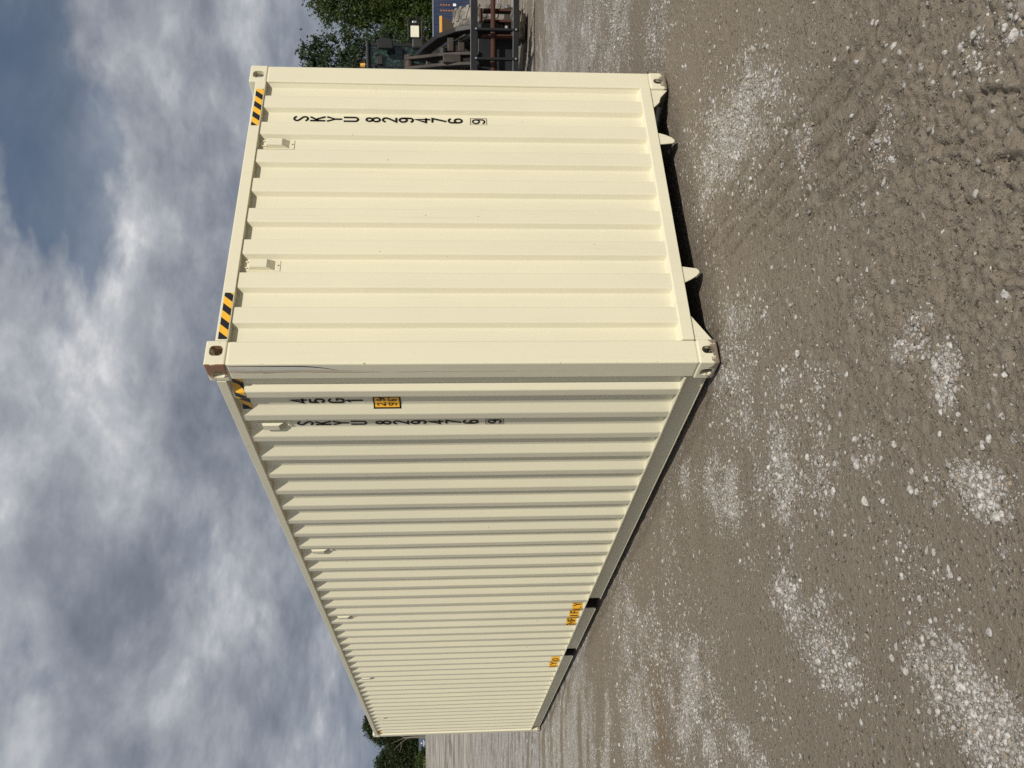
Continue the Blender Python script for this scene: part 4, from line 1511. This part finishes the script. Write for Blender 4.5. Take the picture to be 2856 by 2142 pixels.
def far_container(name, loc, rz, length, paint, rail, label, group=None, end=None, h=2.591):
    root = empty(name, loc, rz)
    tag(root, label, 'container', group)
    b = 2.438
    n = int(length / 0.278)
    pit = (length - 0.3) / n
    prof = [(0.14, 0.04)]
    for i in range(n):
        a = 0.15 + i * pit
        prof += [(a + pit * 0.24, 0.004), (a + pit * 0.48, 0.004), (a + pit * 0.72, 0.04), (a + pit * 0.99, 0.04)]
    prof.append((length - 0.14, 0.04))
    sheet('side_wall', prof, lambda p, z: (p[0], p[1], z), 0.15, h - 0.06, paint, root)
    sheet('side_wall', prof, lambda p, z: (p[0], b - p[1], z), 0.15, h - 0.06, paint, root)
    for x_ in (0.03, length - 0.03):
        MB().box(x_ - 0.01, x_ + 0.01, 0.14, b - 0.14, 0.15, h - 0.06).obj('end_wall', end or paint, root)
    for x_ in (0, length - 0.14):
        for y_ in (0, b - 0.14):
            MB().box(x_, x_ + 0.14, y_, y_ + 0.14, 0.0, h).obj('corner_post', rail, root)
    for y_ in (0.0, b - 0.06):
        MB().box(0.141, length - 0.141, y_, y_ + 0.06, h - 0.085, h - 0.01).obj('top_rail', rail, root)
        MB().box(0.141, length - 0.141, y_, y_ + 0.05, 0.02, 0.16).obj('bottom_rail', rail, root)
    MB().box(0.05, length - 0.05, 0.06, b - 0.06, h - 0.05, h - 0.03).obj('roof', paint, root)
    return root


def scene_pt(s, d, z=None):
    x_, y_ = from_sd(s, d)
    return (x_, y_, zat(x_, y_) if z is None else z)


c1 = far_container('blue_container', scene_pt(15.6, 57.0, -0.12), -YAW, 12.19, 'navy', 'navy_rail', 'navy blue shipping container behind the wheel loader, under the trees')
for x_, z0, z1 in ((8.93, 1.42, 2.08), (8.56, 1.06, 2.08)):
    # worn upright lettering, too small to read
    zz = z1
    while zz > z0:
        MB().box(x_ - 0.05, x_ + 0.05, -0.004, 0.002, zz - 0.11, zz - 0.02).obj('lettering', 'orange_text', c1)
        MB().box(x_ - 0.05, x_ - 0.02, -0.0045, 0.001, zz - 0.13, zz).obj('lettering', 'orange_text', c1)
        zz -= 0.17
MB().box(8.86, 9.02, -0.005, 0.002, 1.05, 1.25).obj('placard', 'white_text', c1)

lb = scene_pt(-96.2, 232.0)
c2 = far_container('blue_container', (lb[0], lb[1], 7.45), -YAW + 0.02, 6.06, 'slate', 'navy_rail', 'slate blue container with white lettering on the far rise, beside the cream container', None, 'slate_dark')
MB().box(1.9, 2.25, -0.02, 0.0, 1.75, 2.05).obj('emblem', 'white_text', c2)
MB().box(1.2, 2.9, -0.02, 0.0, 1.32, 1.44).obj('lettering', 'white_text', c2)
MB().box(1.6, 2.6, -0.02, 0.0, 1.02, 1.10).obj('lettering', 'white_text', c2)
MB().box(3.6, 6.04, -0.015, 0.0, 0.2, 2.45).obj('dark_panel', 'slate_dark', c2)
MB().box(4.1, 5.6, -0.03, -0.016, 1.2, 2.1).obj('panel_window', 'slate', c2)
lb = scene_pt(-98.9, 215.0)
far_container('grey_container', (lb[0], lb[1], 7.12), -YAW + 0.02, 6.06, 'grey_white', 'navy_rail', 'pale grey ribbed container on the far rise at the bottom edge of the photo')

# ------------------------------------------------------------------ trees
def leaf_mat(name, lo, hi, back):
    k = NM(name)
    rn = k.geo.outputs['Random Per Island']
    c = k.mix(rn, lo, hi)
    c = k.mix(k.math('MULTIPLY', k.noise(k.pos, 0.9, 3), 0.35), c, lo)
    k.set(c, 0.5, 0.0, None, 0.25)
    tr = k.n.new('ShaderNodeBsdfTranslucent')
    k.l.new(k.mix(0.5, c, back), tr.inputs['Color'])
    ms = k.n.new('ShaderNodeMixShader')
    ms.inputs[0].default_value = 0.30
    k.l.new(k.b.outputs[0], ms.inputs[1])
    k.l.new(tr.outputs[0], ms.inputs[2])
    k.l.new(ms.outputs[0], k.out.inputs['Surface'])
    return k.m


MAT['leaf'] = leaf_mat('leaf_green', (0.024, 0.042, 0.009), (0.076, 0.106, 0.022), (0.10, 0.14, 0.02))
MAT['leaf_grey'] = leaf_mat('leaf_grey_green', (0.024, 0.042, 0.020), (0.066, 0.094, 0.048), (0.09, 0.13, 0.05))
MAT['leaf_far'] = leaf_mat('leaf_far_green', (0.020, 0.032, 0.012), (0.052, 0.070, 0.024), (0.08, 0.11, 0.03))
MAT['bark'] = plain('grey_bark', (0.10, 0.085, 0.068), 0.9, var=0.3, sc=8, bump=0.02)
MAT['pale_bark'] = plain('bleached_wood', (0.17, 0.15, 0.125), 0.85, var=0.2, sc=3)


def crown(name, blobs, per, leaf, mat, parent, shell=0.55, seed=0):
    """leaf faces spread in clumps through a set of ellipsoids (x,y,z,rx,ry,rz)"""
    g = np.random.default_rng(seed)
    pts = []
    for bx_, by_, bz_, rx, ry, rz in blobs:
        vol = rx * ry * rz
        nc = max(8, int(per * (vol ** (2 / 3))))
        u_ = g.normal(size=(nc, 3))
        u_ /= np.linalg.norm(u_, axis=1)[:, None]
        rad = g.uniform(shell, 1.05, nc)[:, None]
        cen = u_ * rad * np.array([rx, ry, rz]) + np.array([bx_, by_, bz_])
        nl = 26
        cl = 0.20 * (vol ** (1 / 3)) * g.uniform(0.5, 1.2, (nc, 1, 1))
        pts.append((cen[:, None, :] + g.normal(size=(nc, nl, 3)) * cl * np.array([1, 1, 0.7])).reshape(-1, 3))
    Pt = np.concatenate(pts)
    n_ = len(Pt)
    a = g.normal(size=(n_, 3))
    a /= np.linalg.norm(a, axis=1)[:, None]
    b = np.cross(a, g.normal(size=(n_, 3)))
    b /= np.linalg.norm(b, axis=1)[:, None]
    sz = leaf * g.uniform(0.6, 1.25, n_)[:, None]
    q = np.stack([Pt - a * sz * 0.5, Pt + b * sz * 0.32, Pt + a * sz * 0.5, Pt - b * sz * 0.32], 1)
    F = np.arange(n_ * 4).reshape(-1, 4)
    me = np_mesh(name, q.reshape(-1, 3), F)
    return link(name, me, mat, parent)


def limb(m, pts, r0, r1, n=7):
    k = len(pts) - 1
    for i in range(k):
        a, b = r0 + (r1 - r0) * i / k, r0 + (r1 - r0) * (i + 1) / k
        m.tube(pts[i], pts[i + 1], a, b, n)


def tree(name, s, d, label, blobs, per, leaf, mat, trunk_h, tr=0.2, group=None, seed=0, zb=None, bark='bark', k=1.0):
    if k != 1.0:
        s, d, trunk_h, tr = s * k, d * k, trunk_h * k, tr * k
        blobs = [(a * k, b * k, 1.55 + (c_ - 1.55) * k, e * k, f * k, g_ * k) for a, b, c_, e, f, g_ in blobs]
    loc = scene_pt(s, d, zb)
    root = empty(name, loc, -YAW)
    tag(root, label, 'tree', group)
    g = random.Random(seed)
    m = MB()
    limb(m, [(0, 0, -0.3), (0.05, 0.03, trunk_h * 0.5), (0.0, 0.1, trunk_h)], tr, tr * 0.55)
    m.obj('trunk', bark, root)
    for bx_, by_, bz_, rx, ry, rz in blobs:
        m = MB()
        z0 = trunk_h * g.uniform(0.55, 0.95)
        mid = (bx_ * 0.5 + g.uniform(-.2, .2), by_ * 0.5, (z0 + bz_) / 2 + 0.2)
        limb(m, [(0, 0, z0), mid, (bx_, by_, bz_)], tr * 0.42, tr * 0.10, 6)
        m.obj('branch', bark, root)
    crown('crown', blobs, per, leaf, mat, root, seed=seed)
    return root


tree('broadleaf_tree', 19.6, 42.0, 'big dark green leafy tree towering behind the wheel loader at the top edge', [(0, 0, 6.2, 2.2, 2.2, 2.0), (-1.7, 0.2, 6.5, 1.1, 1.4, 1.1), (-2.2, -.3, 5.4, 0.8, 1.0, 0.8), (1.6, 0, 6.6, 2.0, 2.0, 2.0), (-0.6, 0.3, 7.4, 1.3, 1.5, 0.9), (-1.2, 0.5, 4.7, 1.1, 1.2, 0.9), (0.8, 0, 4.3, 2.0, 1.6, 1.2), (2.5, .5, 5.0, 1.6, 1.6, 1.6)], 30, 0.21, 'leaf', 4.2, 0.26, 'trees behind the wheel loader', 11, k=1.5)
tree('broadleaf_tree', 17.6, 46.0, 'dark leafy tree low behind the work lamp of the wheel loader', [(0.2, 0, 3.9, 1.5, 1.5, 1.3), (-1.0, 0.2, 3.2, 1.2, 1.2, 1.0), (1.2, 0.1, 3.0, 1.5, 1.4, 1.3), (-0.4, -.2, 2.2, 1.9, 1.4, 1.0), (1.8, .2, 4.3, 1.2, 1.2, 1.0), (0.2, 0.3, 1.3, 2.8, 1.3, 0.9)], 30, 0.21, 'leaf', 3.0, 0.2, 'trees behind the wheel loader', 12, k=1.36)
tree('young_tree', 12.4, 34.0, 'young grey-green tree with loose foliage directly above the loader cab', [(0.1, 0, 4.6, 0.9, 1.0, 1.0), (0.0, 0, 6.2, 0.85, 0.9, 0.9), (-0.7, 0.1, 5.3, 0.9, 0.9, 0.9), (0.55, -0.1, 5.5, 0.55, 0.7, 0.6), (0.6, 0, 3.8, 0.7, 0.8, 0.6), (-0.5, 0, 3.6, 1.0, 0.9, 0.8), (0.25, 0, 6.7, 0.5, 0.5, 0.5), (-0.6, 0, 6.6, 0.7, 0.7, 0.6)], 60, 0.15, 'leaf_grey', 5.0, 0.09, 'trees behind the wheel loader', 13)
for i, (s_, d_, hh, lab) in enumerate(((10.5, 62.0, 6.0, 'leafy tree hidden far behind the middle of the cream container'), (22.5, 68.0, 8.0, 'dark leafy tree standing behind the navy container'), (30.0, 66.0, 8.5, 'leafy tree beyond the right end of the navy container'), (3.0, 75.0, 7.0, 'leafy tree hidden behind the long side of the cream container'))):
    tree('broadleaf_tree', s_, d_, lab, [(0, 0, hh * .66, 2.6, 2.6, hh * .3), (-1.8, .3, hh * .5, 1.8, 1.8, hh * .2), (1.9, -.2, hh * .52, 1.9, 1.8, hh * .22), (0.3, 0, hh * .30, 2.6, 2.0, hh * .2)], 22, 0.32, 'leaf', hh * .55, 0.25, 'trees behind the wheel loader', 20 + i)

FAR = [(-93.0, 241.0, 'tall dark tree rising behind the far top corner of the cream container', [(1.0, 0, 14.6, 3.6, 3.6, 3.2), (3.6, 0, 13.4, 3.4, 3.4, 3.6), (-1.6, 0, 12.2, 3.2, 3.4, 3.4), (-2.6, 0, 8.8, 3.4, 3.4, 3.2), (1.5, 0, 8.4, 4.6, 3.8, 4.0), (-1.5, 0, 4.6, 4.6, 3.6, 3.2)], 17.0),
       (-101.4, 238.0, 'rounded dark tree on the far rise, second from the cream container', [(0, 0, 11.6, 3.0, 3.0, 3.0), (-1.6, 0, 9.0, 3.0, 3.2, 3.0), (2.0, 0, 9.2, 3.2, 3.2, 3.0), (0, 0, 5.6, 4.4, 3.4, 3.2), (1.0, 0, 2.8, 4.6, 3.0, 2.2)], 14.0),
       (-108.6, 244.0, 'far tree on the rise at the bottom edge of the photo', [(0, 0, 8.2, 3.4, 3.2, 3.4), (2.0, 0, 5.8, 3.2, 3.0, 2.8), (-2.6, 0, 5.0, 3.4, 3.0, 2.6)], 11.5),
       (-117.0, 246.0, 'far tree just outside the bottom edge of the photo', [(0, 0, 7.4, 3.6, 3.2, 3.6), (2.4, 0, 4.8, 3.2, 3.0, 2.6)], 11.0)]
for i, (s_, d_, lab, bl, th_) in enumerate(FAR):
    tree('far_tree', s_, d_, lab, bl, 22, 0.50, 'leaf_far', th_ * .6, 0.35, 'trees on the far rise', 40 + i, 7.3)
o = tree('bush', -91.2, 216.0, 'low green bush on the far rise, left of the slate blue container', [(0, 0, 1.2, 2.2, 1.6, 1.2), (-1.9, 0, 1.6, 1.6, 1.4, 1.4), (1.4, 0, 0.9, 1.2, 1.2, 0.9)], 24, 0.40, 'leaf', 0.8, 0.1, None, 60, 7.3)
o['category'] = 'bush'

# the bare bleached tree in front of the far wood
bt = empty('bare_tree', scene_pt(-79.6, 199.5, 7.2), -YAW)
tag(bt, 'bare bleached tree trunk with leaning dead limbs beside the far post of the cream container', 'tree')
m = MB()
limb(m, [(0, 0, -0.4), (0.12, 0, 2.4), (0.05, 0, 4.8)], 0.26, 0.16)
m.obj('trunk', 'pale_bark', bt)
for pts in ([(0.05, 0, 4.0), (-1.0, 0, 5.6), (-2.7, 0, 7.4)], [(0.05, 0, 4.6), (-0.4, 0, 6.0), (-1.2, 0, 7.8)], [(-1.0, 0, 5.6), (-2.2, 0, 5.6), (-3.2, 0, 6.1)], [(0.0, 0, 4.8), (0.8, 0.2, 6.4), (1.2, 0.2, 8.2)]):
    m = MB()
    limb(m, pts, 0.07, 0.025, 6)
    m.obj('branch', 'pale_bark', bt)


# grass on the far rise behind the packed yard
def grass():
    g = np.random.default_rng(5)
    n_ = 9000
    s_ = g.uniform(-125, -55, n_)
    d_ = g.uniform(203, 232, n_)
    ok = ~((d_ < 235) & (s_ / d_ > -0.421))
    s_, d_ = s_[ok], d_[ok]
    n_ = len(s_)
    x_, y_ = from_sd(s_, d_)
    z_ = ground_z(x_, y_, np.full(n_, 1.0))
    h_ = g.uniform(0.4, 1.0, n_)
    a = g.uniform(0, np.pi, n_)
    w_ = 0.35
    dx, dy = np.cos(a) * w_, np.sin(a) * w_
    lx, ly = g.normal(0, .2, n_), g.normal(0, .2, n_)
    V = np.stack([np.stack([x_ - dx, y_ - dy, z_], -1), np.stack([x_ + dx, y_ + dy, z_], -1), np.stack([x_ + lx, y_ + ly, z_ + h_], -1)], 1)
    o_ = link('grass', np_mesh('grass', V.reshape(-1, 3), np.arange(n_ * 3).reshape(-1, 3)), 'grass')
    tag(o_, 'rough green grass behind the packed yard on the far rise', 'grass', kind='stuff')


MAT['grass'] = leaf_mat('grass_green', (0.055, 0.075, 0.018), (0.12, 0.135, 0.035), (0.12, 0.14, 0.03))
grass()
